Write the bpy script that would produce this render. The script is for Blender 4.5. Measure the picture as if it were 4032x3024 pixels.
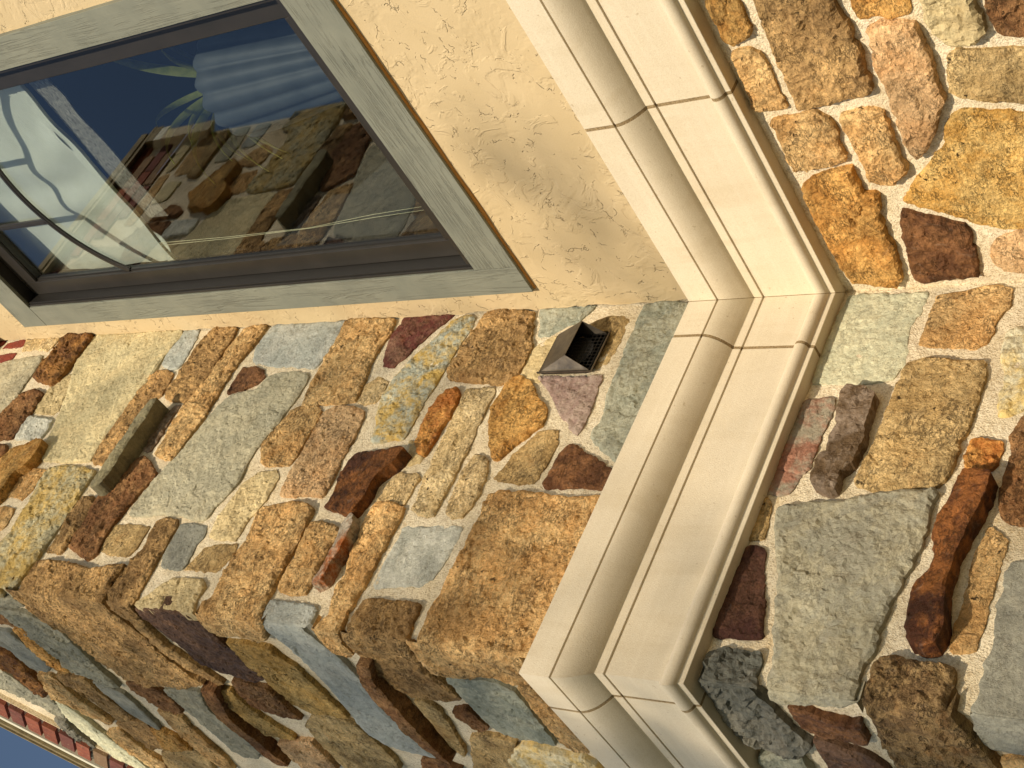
import bpy, bmesh, math, random
import numpy as np
from mathutils import Vector, Matrix
from mathutils.geometry import delaunay_2d_cdt

# ------------------------------------------------------------------ camera, sky, sun, exposure
for o in list(bpy.data.objects): bpy.data.objects.remove(o)
SC = bpy.context.scene
COL = SC.collection
R = math.radians

CAM_R = np.array([[-0.4856309675814621, 0.39802149208727844, -0.7782939387933774],
                  [-0.6477811057461609, -0.7616853093213981, 0.01466726294326844],
                  [-0.5869771736312868, 0.5112869853620201, 0.6277287760133701]])   # world -> camera (right, down, forward)
CAM_P = np.array([2.412006698401632, -2.3883964797084327, -2.116077962311887])
CAM_F = 5709.42                                                                     # focal length in photo pixels (4032 wide)

cam = bpy.data.cameras.new('camera'); camo = bpy.data.objects.new('camera', cam); COL.objects.link(camo)
cam.sensor_fit = 'HORIZONTAL'; cam.sensor_width = 36.0; cam.lens = CAM_F / 4032 * 36
cam.clip_start = 0.05; cam.clip_end = 2000
m = Matrix.Identity(4)
for i in range(3):
    m[i][0] = CAM_R[0][i]; m[i][1] = -CAM_R[1][i]; m[i][2] = -CAM_R[2][i]; m[i][3] = CAM_P[i]
camo.matrix_world = m
SC.camera = camo

SUN_TO = Vector((0.58, -0.716, 0.384)).normalized()        # towards the sun
w = bpy.data.worlds.new('World'); SC.world = w; w.use_nodes = True
nt = w.node_tree; nt.nodes.clear()
sky = nt.nodes.new('ShaderNodeTexSky'); sky.sky_type = 'NISHITA'; sky.sun_disc = False
sky.sun_elevation = math.asin(SUN_TO.z); sky.sun_rotation = math.atan2(SUN_TO.x, SUN_TO.y)
sky.air_density = 1.0; sky.dust_density = 0.25; sky.ozone_density = 2.2
bg = nt.nodes.new('ShaderNodeBackground'); bg.inputs[1].default_value = 0.125
wo = nt.nodes.new('ShaderNodeOutputWorld')
nt.links.new(sky.outputs[0], bg.inputs[0]); nt.links.new(bg.outputs[0], wo.inputs[0])

sl = bpy.data.lights.new('sun', 'SUN'); sl.energy = 4.8; sl.angle = R(0.6); sl.color = (1.0, 0.90, 0.74)
slo = bpy.data.objects.new('sun', sl); COL.objects.link(slo)
slo.rotation_euler = SUN_TO.to_track_quat('Z', 'Y').to_euler(); slo.location = (8, -10, 8)

SC.view_settings.view_transform = 'Standard'; SC.view_settings.look = 'None'
SC.view_settings.gamma = 1.0; SC.view_settings.use_curve_mapping = False
SC.view_settings.exposure = 0.10
SC.view_settings.use_white_balance = True; SC.view_settings.white_balance_temperature = 7400; SC.view_settings.white_balance_tint = 10

# ------------------------------------------------------------------ helpers
YC = 1.125        # depth of the projecting stone bay (wall B); wall C stands at y = -YC
RNG = random.Random(7)

def s2l(c):
    return tuple((v/255/12.92) if v/255 <= .04045 else ((v/255+.055)/1.055)**2.4 for v in c[:3])

def px_ray(px, py):
    v = np.array([(px-2016)/CAM_F, (py-1512)/CAM_F, 1.0])
    d = CAM_R.T @ v
    return d/np.linalg.norm(d)

def tile_px(t, x, y): return 1008*t[0]+x/2.19444, 756*t[1]+y/2.19444

def wall_hit(wall, px, py, h):
    """(u,v) on a wall plane raised by h.  wall A: y=0 facing -y, B: x=0 facing +x, C: y=-YC facing -y"""
    d = px_ray(px, py)
    if wall == 'A': t = (-h-CAM_P[1])/d[1]; q = CAM_P+t*d; return q[0], q[2]
    if wall == 'C': t = (-YC-h-CAM_P[1])/d[1]; q = CAM_P+t*d; return q[0], q[2]
    t = (h-CAM_P[0])/d[0]; q = CAM_P+t*d; return q[1], q[2]

def place(wall, u, v, h):
    if wall == 'A': return np.stack([u, -h, v], -1)
    if wall == 'C': return np.stack([u, -YC-h, v], -1)
    return np.stack([h, u, v], -1)

def _hash(ix, iy, iz, seed):
    n = (ix*374761393 + iy*668265263 + iz*2147483647*3 + seed*1274126177) & 0xffffffff
    n = ((n ^ (n >> 13))*1274126177) & 0xffffffff
    n = ((n ^ (n >> 16))*2246822519) & 0xffffffff
    return ((n ^ (n >> 15)) & 0xffff)/65535.0

def vnoise(p, scale, seed=0):
    q = np.asarray(p)*scale + 1000.0
    i = np.floor(q).astype(np.int64); fr = q-i
    fr = fr*fr*fr*(fr*(fr*6-15)+10)
    out = 0
    for dx in (0, 1):
        for dy in (0, 1):
            for dz in (0, 1):
                wgt = (fr[:, 0] if dx else 1-fr[:, 0])*(fr[:, 1] if dy else 1-fr[:, 1])*(fr[:, 2] if dz else 1-fr[:, 2])
                out = out+wgt*_hash(i[:, 0]+dx, i[:, 1]+dy, i[:, 2]+dz, seed)
    return out*2-1

def fbm(p, scale, octs=4, seed=0, gain=.5):
    a, s, t = 1.0, 0.0, 0.0
    for k in range(octs):
        s = s+a*vnoise(p, scale*2**k, seed+k*17); t += a; a *= gain
    return s/t

def cells(p, scale, seed=0):
    """nearest cell: (distance, random value of the cell, vector from the cell's point)"""
    q = np.asarray(p)*scale+1000.0
    i = np.floor(q).astype(np.int64); fr = q-i
    best = np.full(len(q), 9.0); val = np.zeros(len(q)); vec = np.zeros_like(fr)
    for dx in (-1, 0, 1):
        for dy in (-1, 0, 1):
            for dz in (-1, 0, 1):
                a, b, c = i[:, 0]+dx, i[:, 1]+dy, i[:, 2]+dz
                pt = np.stack([dx+_hash(a, b, c, seed), dy+_hash(a, b, c, seed+5), dz+_hash(a, b, c, seed+9)], -1)
                d = ((pt-fr)**2).sum(-1)
                k = d < best
                best = np.where(k, d, best); val = np.where(k, _hash(a, b, c, seed+23), val)
                vec = np.where(k[:, None], fr-pt, vec)
    return np.sqrt(best), val, vec

def link(name, me, parent=None, mat=None, smooth=False):
    if mat: me.materials.append(mat)
    o = bpy.data.objects.new(name, me); COL.objects.link(o)
    if parent: o.parent = parent
    if smooth: me.polygons.foreach_set('use_smooth', [True]*len(me.polygons))
    return o

def empty(name, label, cat, loc=(0, 0, 0)):
    o = bpy.data.objects.new(name, None); COL.objects.link(o); o.location = loc
    o['label'] = label; o['category'] = cat
    return o

def part_empty(name, parent, label=None):
    o = bpy.data.objects.new(name, None); COL.objects.link(o); o.parent = parent
    if label: o['label'] = label
    return o

def mesh_from(name, v, f):
    me = bpy.data.meshes.new(name); me.from_pydata([tuple(map(float, q)) for q in v], [], f); me.update(); return me

def bm_box(bm, x0, x1, y0, y1, z0, z1):
    vs = [bm.verts.new((x, y, z)) for x in (x0, x1) for y in (y0, y1) for z in (z0, z1)]
    for q in ((0, 1, 3, 2), (4, 6, 7, 5), (0, 4, 5, 1), (2, 3, 7, 6), (0, 2, 6, 4), (1, 5, 7, 3)):
        bm.faces.new([vs[i] for i in q])

def bm_obj(name, bm, parent, mat, bevel=0, smooth=False):
    if bevel:
        bmesh.ops.bevel(bm, geom=list(bm.edges), offset=bevel, segments=2, affect='EDGES', profile=.6, clamp_overlap=True)
    bmesh.ops.recalc_face_normals(bm, faces=bm.faces[:])
    me = bpy.data.meshes.new(name); bm.to_mesh(me); bm.free()
    if smooth: me.polygons.foreach_set('use_smooth', [True]*len(me.polygons)); me.set_sharp_from_angle(angle=.45)
    return link(name, me, parent, mat)

def box(name, x0, x1, y0, y1, z0, z1, parent, mat, bevel=0):
    bm = bmesh.new(); bm_box(bm, x0, x1, y0, y1, z0, z1)
    return bm_obj(name, bm, parent, mat, bevel)

# ------------------------------------------------------------------ node helpers
class NT:
    def __init__(s, name):
        s.m = bpy.data.materials.new(name); s.m.use_nodes = True; s.t = s.m.node_tree; s.t.nodes.clear()
        s.out = s.n('ShaderNodeOutputMaterial'); s.b = s.n('ShaderNodeBsdfPrincipled')
        s.l(s.b.outputs[0], s.out.inputs[0]); s.co = s.n('ShaderNodeTexCoord').outputs['Object']
    def n(s, t, **k):
        x = s.t.nodes.new(t)
        for a, b in k.items(): setattr(x, a, b)
        return x
    def l(s, a, b): s.t.links.new(a, b)
    def val(s, sock, v):
        if isinstance(v, (int, float)): sock.default_value = v
        elif isinstance(v, tuple): sock.default_value = v if len(v) == len(sock.default_value) else v+(1,)
        else: s.l(v, sock)
    def noise(s, scale, detail=6, rough=.55, dist=0, co=None):
        x = s.n('ShaderNodeTexNoise'); x.inputs['Scale'].default_value = scale; x.inputs['Detail'].default_value = detail
        x.inputs['Roughness'].default_value = rough; x.inputs['Distortion'].default_value = dist
        s.l(co or s.co, x.inputs['Vector']); return x.outputs[0]
    def vor(s, scale, feature='F1', co=None, rnd=1):
        x = s.n('ShaderNodeTexVoronoi', feature=feature); x.inputs['Scale'].default_value = scale
        x.inputs['Randomness'].default_value = rnd; s.l(co or s.co, x.inputs['Vector']); return x
    def ramp(s, fac, a, b, lo=0.0, hi=1.0):
        x = s.n('ShaderNodeMapRange'); x.clamp = True; s.l(fac, x.inputs[0])
        x.inputs[1].default_value = a; x.inputs[2].default_value = b; x.inputs[3].default_value = lo; x.inputs[4].default_value = hi
        return x.outputs[0]
    def mix(s, fac, a, b, mode='MIX'):
        x = s.n('ShaderNodeMix', data_type='RGBA', blend_type=mode)
        s.val(x.inputs[0], fac); s.val(x.inputs[6], a); s.val(x.inputs[7], b); return x.outputs[2]
    def math(s, op, a, b=0.0):
        x = s.n('ShaderNodeMath', operation=op); s.val(x.inputs[0], a); s.val(x.inputs[1], b); return x.outputs[0]
    def mapping(s, scale=(1, 1, 1), rot=(0, 0, 0), co=None):
        x = s.n('ShaderNodeMapping'); x.inputs['Scale'].default_value = scale; x.inputs['Rotation'].default_value = rot
        s.l(co or s.co, x.inputs[0]); return x.outputs[0]
    def bump(s, h, strength=.5, dist=.004, prev=None):
        x = s.n('ShaderNodeBump'); x.inputs['Strength'].default_value = strength; x.inputs['Distance'].default_value = dist
        s.l(h, x.inputs['Height'])
        if prev: s.l(prev, x.inputs['Normal'])
        return x.outputs[0]
    def attr(s, name):
        x = s.n('ShaderNodeAttribute', attribute_type='OBJECT', attribute_name=name); return x.outputs['Color']
    def fin(s, col=None, rough=None, nrm=None, spec=None, metal=None):
        if col is not None: s.val(s.b.inputs['Base Color'], col)
        if rough is not None: s.val(s.b.inputs['Roughness'], rough)
        if nrm is not None: s.l(nrm, s.b.inputs['Normal'])
        if spec is not None: s.b.inputs['Specular IOR Level'].default_value = spec
        if metal is not None: s.b.inputs['Metallic'].default_value = metal
        return s.m

def stone_mat(name, rough_amp, pits, gloss, streak, grain_and_shade):
    t = NT(name)
    A, B = t.attr('tone_a'), t.attr('tone_b')
    big = t.noise(8, 5, .6, .5)
    med = t.noise(40, 6, .72)
    fin = t.noise(170, 4, .74)
    f = t.ramp(t.math('ADD', t.math('MULTIPLY', big, .60), t.math('MULTIPLY', med, .40)), .44, .56)
    col = t.mix(f, A, B)
    # warm stain patches, pale mineral bloom
    col = t.mix(t.ramp(t.noise(13, 4, .6, .5), .58, .70, 0, .5*grain_and_shade*grain_and_shade), col, t.mix(.5, col, (.42, .17, .04)))
    col = t.mix(t.ramp(t.noise(21, 5, .65, .8), .60, .70, 0, .22), col, t.mix(.5, col, (.55, .52, .45)))
    # split-face creases and their tiny shadows, put into the colour
    cre = t.math('ABSOLUTE', t.math('SUBTRACT', t.noise(40, 4, .70, 0, co=t.mapping((1, 1, 1.7))), .5))
    crm = t.math('MULTIPLY', t.ramp(cre, .0, .030, 1, 0), t.ramp(t.noise(16, 3, .6), .46, .60, 0, grain_and_shade))
    mul = lambda c_, f_: t.mix(1.0, c_, f_, 'MULTIPLY')
    def grey(f_):
        x = t.n('ShaderNodeCombineColor'); [t.l(f_, x.inputs[k]) for k in range(3)]; return x.outputs[0]
    col = mul(col, grey(t.ramp(fin, .30, .70, 1-.30*grain_and_shade, 1+.24*grain_and_shade)))  # fine noise paints the relief's small shadows and highlights
    col = mul(col, grey(t.ramp(t.noise(95, 5, .74), .34, .66, 1-.26*grain_and_shade, 1+.22*grain_and_shade)))  # coarser octave of the same painted micro-shadow
    col = mul(col, grey(t.ramp(t.noise(5, 4, .6), .36, .64, 1-.26*grain_and_shade, 1+.24*grain_and_shade)))
    col = t.mix(t.math('MULTIPLY', crm, .60*grain_and_shade), col, (.10, .060, .028))
    flk = t.math('MULTIPLY', t.ramp(t.noise(78, 5, .76, .4, co=t.mapping((1, 1, 1.8), (.3, .2, 0))), .33, .41, .75*grain_and_shade, 0), t.ramp(t.noise(7, 3, .6), .38, .58, .35, 1))
    col = t.mix(flk, col, (.105, .062, .028))
    st = t.mapping((26, 26, 90), (.25, .15, 0))
    vein = t.noise(1.0, 3, .62, 1.2, co=st)
    col = t.mix(t.ramp(vein, .60, .70, 0, streak), col, t.mix(.75, col, (.075, .042, .020)))
    pit = t.math('MULTIPLY', t.math('MULTIPLY', t.ramp(t.noise(48, 3, .62), .64, .70), t.ramp(t.noise(10, 3, .5), .47, .60)), pits)
    col = t.mix(pit, col, (.030, .018, .009))
    h = t.math('ADD', med, t.math('MULTIPLY', fin, .38))
    h = t.math('SUBTRACT', h, t.math('MULTIPLY', pit, 1.0))
    h = t.math('SUBTRACT', h, t.math('MULTIPLY', crm, .45))
    h = t.math('ADD', h, t.math('MULTIPLY', vein, .35*grain_and_shade))
    nr = t.bump(h, 1.0, rough_amp)
    return t.fin(col, gloss, nr, .2)

M = {}
M['rough'] = stone_mat('rough_sandstone', .016, .9, .95, .55, 1.0)
M['smooth'] = stone_mat('smooth_sandstone', .0060, .15, .9, .18, .45)
M['dark'] = stone_mat('iron_stone', .0085, .4, .6, .6, .8)

t = NT('sand_mortar')
n1 = t.noise(7, 4, .6); n2 = t.noise(240, 2, .75); n3 = t.noise(60, 4, .65)
c = t.mix(t.ramp(n1, .35, .65), s2l((222, 208, 180)), s2l((236, 225, 202)))
c = t.mix(t.ramp(n2, .32, .52, .5, 0), c, s2l((176, 152, 116)))
c = t.mix(t.ramp(t.noise(110, 2, .75), .36, .48, .45, 0), c, s2l((160, 136, 100)))
c = t.mix(t.ramp(t.noise(3.5, 3, .5), .58, .72, 0, .35), c, s2l((196, 160, 96)))
nr = t.bump(t.math('ADD', t.math('MULTIPLY', n2, .7), t.math('MULTIPLY', n3, 1.3)), 1.0, .0042)
M['mortar'] = t.fin(c, .95, nr, .15)

t = NT('trowelled_stucco')
wob = t.n('ShaderNodeVectorMath', operation='ADD')
nz = t.n('ShaderNodeTexNoise'); nz.inputs['Scale'].default_value = 9; nz.inputs['Detail'].default_value = 5; t.l(t.co, nz.inputs['Vector'])
sc = t.n('ShaderNodeVectorMath', operation='SCALE'); sc.inputs['Scale'].default_value = .35
t.l(nz.outputs['Color'], sc.inputs[0]); t.l(t.co, wob.inputs[0]); t.l(sc.outputs[0], wob.inputs[1])
edge = t.vor(6.0, 'DISTANCE_TO_EDGE', co=wob.outputs[0]).outputs['Distance']
ln = t.ramp(edge, .0, .018, 1, 0)
msk = t.ramp(t.noise(24, 3, .6), .54, .60)
edge2 = t.vor(19, 'DISTANCE_TO_EDGE', co=wob.outputs[0]).outputs['Distance']
ln2 = t.math('MULTIPLY', t.ramp(edge2, .0, .03, 1, 0), t.ramp(t.noise(30, 3, .6), .62, .66))
crk = t.math('MAXIMUM', t.math('MULTIPLY', ln, msk), t.math('MULTIPLY', ln2, .7))
step = t.math('ADD', t.ramp(t.noise(5, 4, .58, .6), .45, .55), t.math('MULTIPLY', t.ramp(t.noise(10, 4, .6, .9), .54, .60), .9))
fine = t.noise(210, 3, .6)
h = t.math('ADD', t.math('SUBTRACT', t.math('MULTIPLY', step, .30), t.math('MULTIPLY', crk, .55)), t.math('MULTIPLY', fine, .10))
c = t.mix(t.ramp(t.noise(4, 4, .6), .3, .7), s2l((188, 169, 135)), s2l((198, 179, 146)))

M['stucco'] = t.fin(c, .85, t.bump(h, 1.0, .0060), .2)

t = NT('cast_stone')
c = t.mix(t.ramp(t.noise(3, 5, .6), .3, .7), s2l((208, 197, 176)), s2l((217, 207, 188)))
c = t.mix(t.ramp(t.noise(300, 3, .7), .3, .6, .28, 0), c, s2l((170, 146, 110)))
c = t.mix(t.ramp(t.noise(60, 3, .6), .68, .73, 0, .45), c, s2l((150, 126, 92)))
c = t.mix(t.ramp(t.noise(1, 4, .6, .4, co=t.mapping((16, 16, 2.2))), .52, .72, 0, .22), c, s2l((176, 158, 126)))
c = t.mix(t.ramp(t.noise(1, 3, .6, co=t.mapping((2.5, 2.5, 60))), .50, .70, 0, .12), c, s2l((236, 228, 212)))
M['cast'] = t.fin(c, .82, t.bump(t.noise(330, 3, .65), .55, .0016), .2)
t = NT('joint_mortar')
M['joint'] = t.fin(t.mix(t.ramp(t.noise(200, 4, .7), .3, .7), s2l((120, 102, 76)), s2l((170, 150, 118))), .95, t.bump(t.noise(220, 3, .7), .9, .004), .1)

def wood(name, along):
    t = NT(name)
    sx = {'x': (1.2, 18, 22), 'z': (22, 18, 1.2)}[along]
    co = t.mapping(sx)
    g = t.noise(1.0, 5, .6, 1.1, co=co)
    wv = t.n('ShaderNodeMath', operation='SINE'); t.l(t.math('MULTIPLY', g, 48), wv.inputs[0])
    ring = t.ramp(wv.outputs[0], .15, .95, 0, 1)
    msk = t.ramp(t.noise(5, 3, .5), .36, .54)
    ring = t.math('MULTIPLY', ring, msk)
    fine = t.noise(4.0, 3, .6, co=co)
    c = t.mix(t.ramp(t.noise(8, 4, .6), .3, .7), s2l((112, 116, 108)), s2l((126, 129, 119)))
    c = t.mix(t.math('MULTIPLY', ring, .18), c, s2l((84, 82, 72)))
    h = t.math('ADD', t.math('MULTIPLY', ring, -.8), t.math('MULTIPLY', fine, .35))
    return t.fin(c, .72, t.bump(h, .8, .0020), .3)
M['trim_x'] = wood('embossed_board_across', 'x'); M['trim_z'] = wood('embossed_board_upright', 'z')

t = NT('bronze_paint')
M['bronze'] = t.fin(t.mix(t.ramp(t.noise(12, 3, .5), .3, .7), s2l((38, 36, 33)), s2l((45, 42, 39))), .38, t.bump(t.noise(160, 2, .5), .1, .0006), .5)
t = NT('gasket_and_reveal_shade'); M['black'] = t.fin((.012, .011, .010), .45, None, .5)
t = NT('galvanised_steel')
c = t.mix(t.ramp(t.noise(18, 5, .7, .6), .35, .65), s2l((92, 85, 77)), s2l((122, 114, 104)))
M['steel'] = t.fin(c, t.ramp(t.noise(30, 4, .6), .3, .7, .32, .55), t.bump(t.noise(25, 3, .5), .25, .0015), .5, .85)
t = NT('screen_wire'); M['wire'] = t.fin((.055, .052, .05), .45, None, .5, .7)
t = NT('duct_black'); M['duct'] = t.fin((.012, .011, .010), .8)
t = NT('bounce_tint_caulk'); M['bounce_tint_caulk'] = t.fin(s2l((176, 128, 70)), .7, t.bump(t.noise(40, 4, .6), .8, .004), .3)  # amber colour stands in for light bounced off the stucco
t = NT('red_brick')
c = t.mix(t.ramp(t.noise(30, 5, .65), .35, .65), t.attr('tone_a'), t.attr('tone_b'))
c = t.mix(t.ramp(t.noise(60, 4, .7), .60, .70, 0, .5), c, s2l((205, 180, 150)))
M['brick'] = t.fin(c, .9, t.bump(t.noise(110, 5, .7), .9, .004), .2)
t = NT('weathered_fascia')
M['fascia'] = t.fin(t.mix(t.ramp(t.noise(1, 5, .6, 1, co=t.mapping((40, 8, 8), (0, R(45), 0))), .3, .7), s2l((104, 92, 66)), s2l((138, 124, 92))), .8)
t = NT('white_paint'); M['white'] = t.fin(s2l((214, 212, 196)), .6)
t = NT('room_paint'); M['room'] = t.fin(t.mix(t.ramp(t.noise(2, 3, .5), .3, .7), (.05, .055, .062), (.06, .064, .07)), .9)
t = NT('shade_cloth')
M['cloth'] = t.fin(t.mix(t.ramp(t.noise(14, 4, .6), .3, .7), s2l((226, 226, 208)), s2l((236, 236, 220))), .9, t.bump(t.noise(300, 3, .6), .4, .001), .1)
t = NT('woven_trim')
wv = t.noise(1.0, 3, .6, co=t.mapping((60, 60, 420)))
M['woven'] = t.fin(t.mix(t.ramp(wv, .38, .62), s2l((86, 80, 74)), s2l((186, 180, 166))), .9, t.bump(wv, .9, .003), .1)
t = NT('glazed_pot'); M['pot'] = t.fin(t.mix(t.ramp(t.noise(9, 3, .5), .3, .7), s2l((60, 68, 72)), s2l((84, 90, 92))), .55, None, .3)
t = NT('houseplant_leaf'); M['leaf'] = t.fin(t.mix(t.ramp(t.noise(20, 3, .5), .3, .7), s2l((96, 108, 36)), s2l((150, 152, 78))), .5, None, .4)
t = NT('blind_cord'); M['cord'] = t.fin(s2l((210, 204, 168)), .8)
t = NT('tree_leaf'); M['tleaf'] = t.fin(t.mix(t.ramp(t.noise(3, 3, .5), .3, .7), (.05, .075, .02), (.09, .11, .03)), .6)
t = NT('bark'); M['bark'] = t.fin(t.mix(t.ramp(t.noise(1, 5, .6, co=t.mapping((20, 20, 4))), .35, .65), (.06, .045, .03), (.16, .13, .10)), .95, t.bump(t.noise(1, 5, .6, co=t.mapping((20, 20, 4))), 1, .03))
t = NT('lawn')
M['lawn'] = t.fin(t.mix(t.ramp(t.noise(.6, 6, .7), .35, .65), (.085, .085, .04), (.14, .125, .07)), .95, t.bump(t.noise(60, 4, .7), 1, .03))

# window glass: clear sheet with a coated, mirror-like surface (angle-dependent reflection)
g = NT('coated_glass'); g.t.nodes.remove(g.b)
tr = g.n('ShaderNodeBsdfTransparent'); tr.inputs[0].default_value = (.80, .84, .86, 1)
gl = g.n('ShaderNodeBsdfGlossy'); gl.inputs['Roughness'].default_value = 0.0; gl.inputs[0].default_value = (.95, .97, 1, 1)
fr = g.n('ShaderNodeLayerWeight'); fr.inputs[0].default_value = .5
mx = g.n('ShaderNodeMixShader')
fx = g.math('ADD', g.math('MULTIPLY', g.math('POWER', fr.outputs['Facing'], 4.0), .9), .075)
nr = g.bump(g.noise(2.2, 2, .4), .02, .02); g.l(nr, gl.inputs['Normal'])
g.l(fx, mx.inputs[0]); g.l(tr.outputs[0], mx.inputs[1]); g.l(gl.outputs[0], mx.inputs[2]); g.l(mx.outputs[0], g.out.inputs[0])
M['glass'] = g.m

# ------------------------------------------------------------------ setting
GZ = -3.75
me = mesh_from('ground', [(-300, -300, GZ), (300, -300, GZ), (300, 300, GZ), (-300, 300, GZ)], [(0, 1, 2, 3)])
gr = link('ground', me, None, M['lawn']); gr['kind'] = 'structure'

house = empty('house', 'house corner in mixed fieldstone, tan stucco and a cream moulded stone band', 'house', (0, 0, GZ))
def under_house(o):
    o.parent = house; o.matrix_parent_inverse = Matrix.Translation((0, 0, -GZ)); return o
def part(name, label=None):
    p = part_empty(name, house, label); p.matrix_parent_inverse = Matrix.Translation((0, 0, -GZ)); return p

# ---- mortar sheets of the three stone faces (each face of stones is a wall part, its mortar a sheet with real relief)
def mortar_sheet(wall, u0, u1, v0, v1, parent, step=.011, poly=None):
    nu, nv = max(2, int((u1-u0)/step)), max(2, int((v1-v0)/step))
    U, V = np.meshgrid(np.linspace(u0, u1, nu), np.linspace(v0, v1, nv))
    u, v = U.ravel(), V.ravel()
    p0 = place(wall, u, v, np.zeros_like(u))
    h = .0035+.0036*fbm(p0, 14, 4, 3)+.0022*fbm(p0, 45, 2, 8)
    # the sheets stop at the corners: no relief there so that they close
    if wall == 'A': e = u
    elif wall == 'B': e = np.minimum(.04-u, u+YC)
    else: e = -u
    if wall == 'C': h = h-.010
    h = h*np.clip(e/.03, 0, 1)
    P = place(wall, u, v, h)
    F = [(j*nu+i, j*nu+i+1, (j+1)*nu+i+1, (j+1)*nu+i) for j in range(nv-1) for i in range(nu-1)]
    return link('mortar', mesh_from('mortar', P, F), parent, M['mortar'], True)

wall_low_a = part('stone_wall', 'sunlit fieldstone wall under the band, right of the inside corner')
wall_b = part('stone_wall', 'fieldstone side of the projecting bay between the inside and outside corners')
wall_c = part('stone_wall', 'shaded fieldstone front of the projecting bay, seen at a steep angle')
mortar_sheet('A', 0, 2.2, -2.0, -.40, wall_low_a)
mortar_sheet('B', -YC, .03, -2.0, 3.40, wall_b)
mortar_sheet('C', -1.62, 0, -2.0, 4.34, wall_c, .014)

# ------------------------------------------------------------------ stones traced on the three faces
# colour families, as (tone a, tone b, material, relief)
PAL = {
 'tan':   ((200, 154, 92), (216, 178, 118), 'rough', 1.0),
 'tanp':  ((198, 154, 104), (212, 174, 126), 'rough', .9),
 'tand':  ((160, 124, 76), (196, 156, 98), 'rough', 1.1),
 'pale':  ((206, 176, 122), (222, 196, 146), 'rough', .9),
 'gold':  ((182, 128, 54), (208, 160, 84), 'rough', 1.0),
 'goldy': ((212, 158, 68), (224, 184, 106), 'rough', .7),
 'oliv':  ((176, 144, 90), (196, 166, 112), 'rough', .8),
 'olig':  ((184, 154, 84), (170, 162, 130), 'smooth', .9),
 'khak':  ((190, 168, 122), (204, 184, 138), 'smooth', 1.2),
 'grey':  ((168, 163, 140), (184, 176, 148), 'smooth', .8),
 'sage':  ((194, 182, 142), (207, 190, 145), 'smooth', .7),
 'green': ((182, 186, 162), (198, 198, 170), 'smooth', .8),
 'teal':  ((138, 144, 131), (162, 164, 147), 'smooth', 1.0),
 'blue':  ((156, 162, 157), (172, 175, 168), 'smooth', .7),
 'char':  ((88, 90, 84), (114, 112, 102), 'smooth', 1.6),
 'slate': ((128, 129, 120), (146, 146, 134), 'smooth', .5),
 'white': ((200, 200, 188), (166, 168, 158), 'smooth', .8),
 'mauv':  ((146, 122, 116), (164, 146, 136), 'smooth', 1.0),
 'maro':  ((98, 48, 42), (128, 92, 72), 'dark', 1.0),
 'brwn':  ((128, 86, 50), (156, 114, 70), 'rough', 1.0),
 'dark':  ((88, 54, 30), (126, 84, 48), 'dark', 1.0),
 'drust': ((66, 34, 18), (134, 80, 30), 'dark', 1.1),
 'rust':  ((168, 100, 30), (200, 142, 64), 'dark', 1.1),
 'mott':  ((198, 164, 84), (168, 172, 158), 'smooth', 1.4),
 'gred':  ((158, 150, 132), (160, 112, 92), 'smooth', .7),
 'paley': ((206, 198, 168), (214, 186, 116), 'smooth', 1.2),
 'mauvb': ((104, 82, 58), (142, 124, 108), 'smooth', 1.2),
 'maro2': ((66, 36, 30), (92, 60, 46), 'dark', .9),
 'tandd': ((112, 88, 58), (150, 124, 82), 'rough', 1.3),
 'brwm':  ((84, 58, 40), (110, 80, 58), 'dark', .9),
 'rustg': ((150, 84, 34), (160, 150, 134), 'dark', .9),
 'slated':((118, 112, 88), (138, 130, 100), 'smooth', .8),
 'rustd': ((96, 58, 22), (156, 106, 44), 'dark', 1.3),
 'blueg': ((132, 131, 116), (150, 147, 128), 'smooth', 1.1),
 'golo':  ((174, 136, 66), (184, 152, 88), 'rough', .9),
 'grey2': ((148, 146, 130), (166, 160, 136), 'smooth', .8),
 'brick': ((150, 66, 48), (120, 52, 42), 'brick', .4),
}
GAIN = {'rough': 1.24, 'smooth': 1.08, 'dark': 1.25, 'brick': .9}     # surface colour relative to the listed tone

def tones(o, key, rng, var=.07):
    a, b, mt, amp = PAL[key]
    k = 1+rng.uniform(-var, var); wv = rng.uniform(-.015, .03)
    for nm, c in (('tone_a', a), ('tone_b', b)):
        l = s2l(c); lu = .25*l[0]+.65*l[1]+.1*l[2]; ds = .12 if mt != 'smooth' else .10
        l = [q_+(lu-q_)*ds for q_ in l]; g_ = k*GAIN[mt]; o[nm] = [l[0]*g_*(1+wv), l[1]*g_, l[2]*g_*(1-wv)]

def seg_dist(p, poly):
    a = poly; b = np.roll(poly, -1, 0); d = b-a; L2 = (d*d).sum(1)+1e-12
    out = np.full(len(p), 9.0)
    for i in range(len(a)):
        tt = np.clip(((p-a[i])@d[i])/L2[i], 0, 1)
        q = p-(a[i]+tt[:, None]*d[i]); out = np.minimum(out, (q*q).sum(1))
    return np.sqrt(out)

def inside(p, poly):
    x, y = p[:, 0], p[:, 1]; r = np.zeros(len(p), bool); n = len(poly)
    for i in range(n):
        x1, y1 = poly[i]; x2, y2 = poly[(i+1) % n]
        if y1 == y2: continue
        c = ((y1 > y) != (y2 > y)) & (x < (x2-x1)*(y-y1)/(y2-y1)+x1); r ^= c
    return r

def area(poly):
    x, y = poly[:, 0], poly[:, 1]; return .5*np.sum(x*np.roll(y, -1)-np.roll(x, -1)*y)

OUT = {'A': [], 'B': [], 'C': []}      # outlines already used, per face

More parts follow.
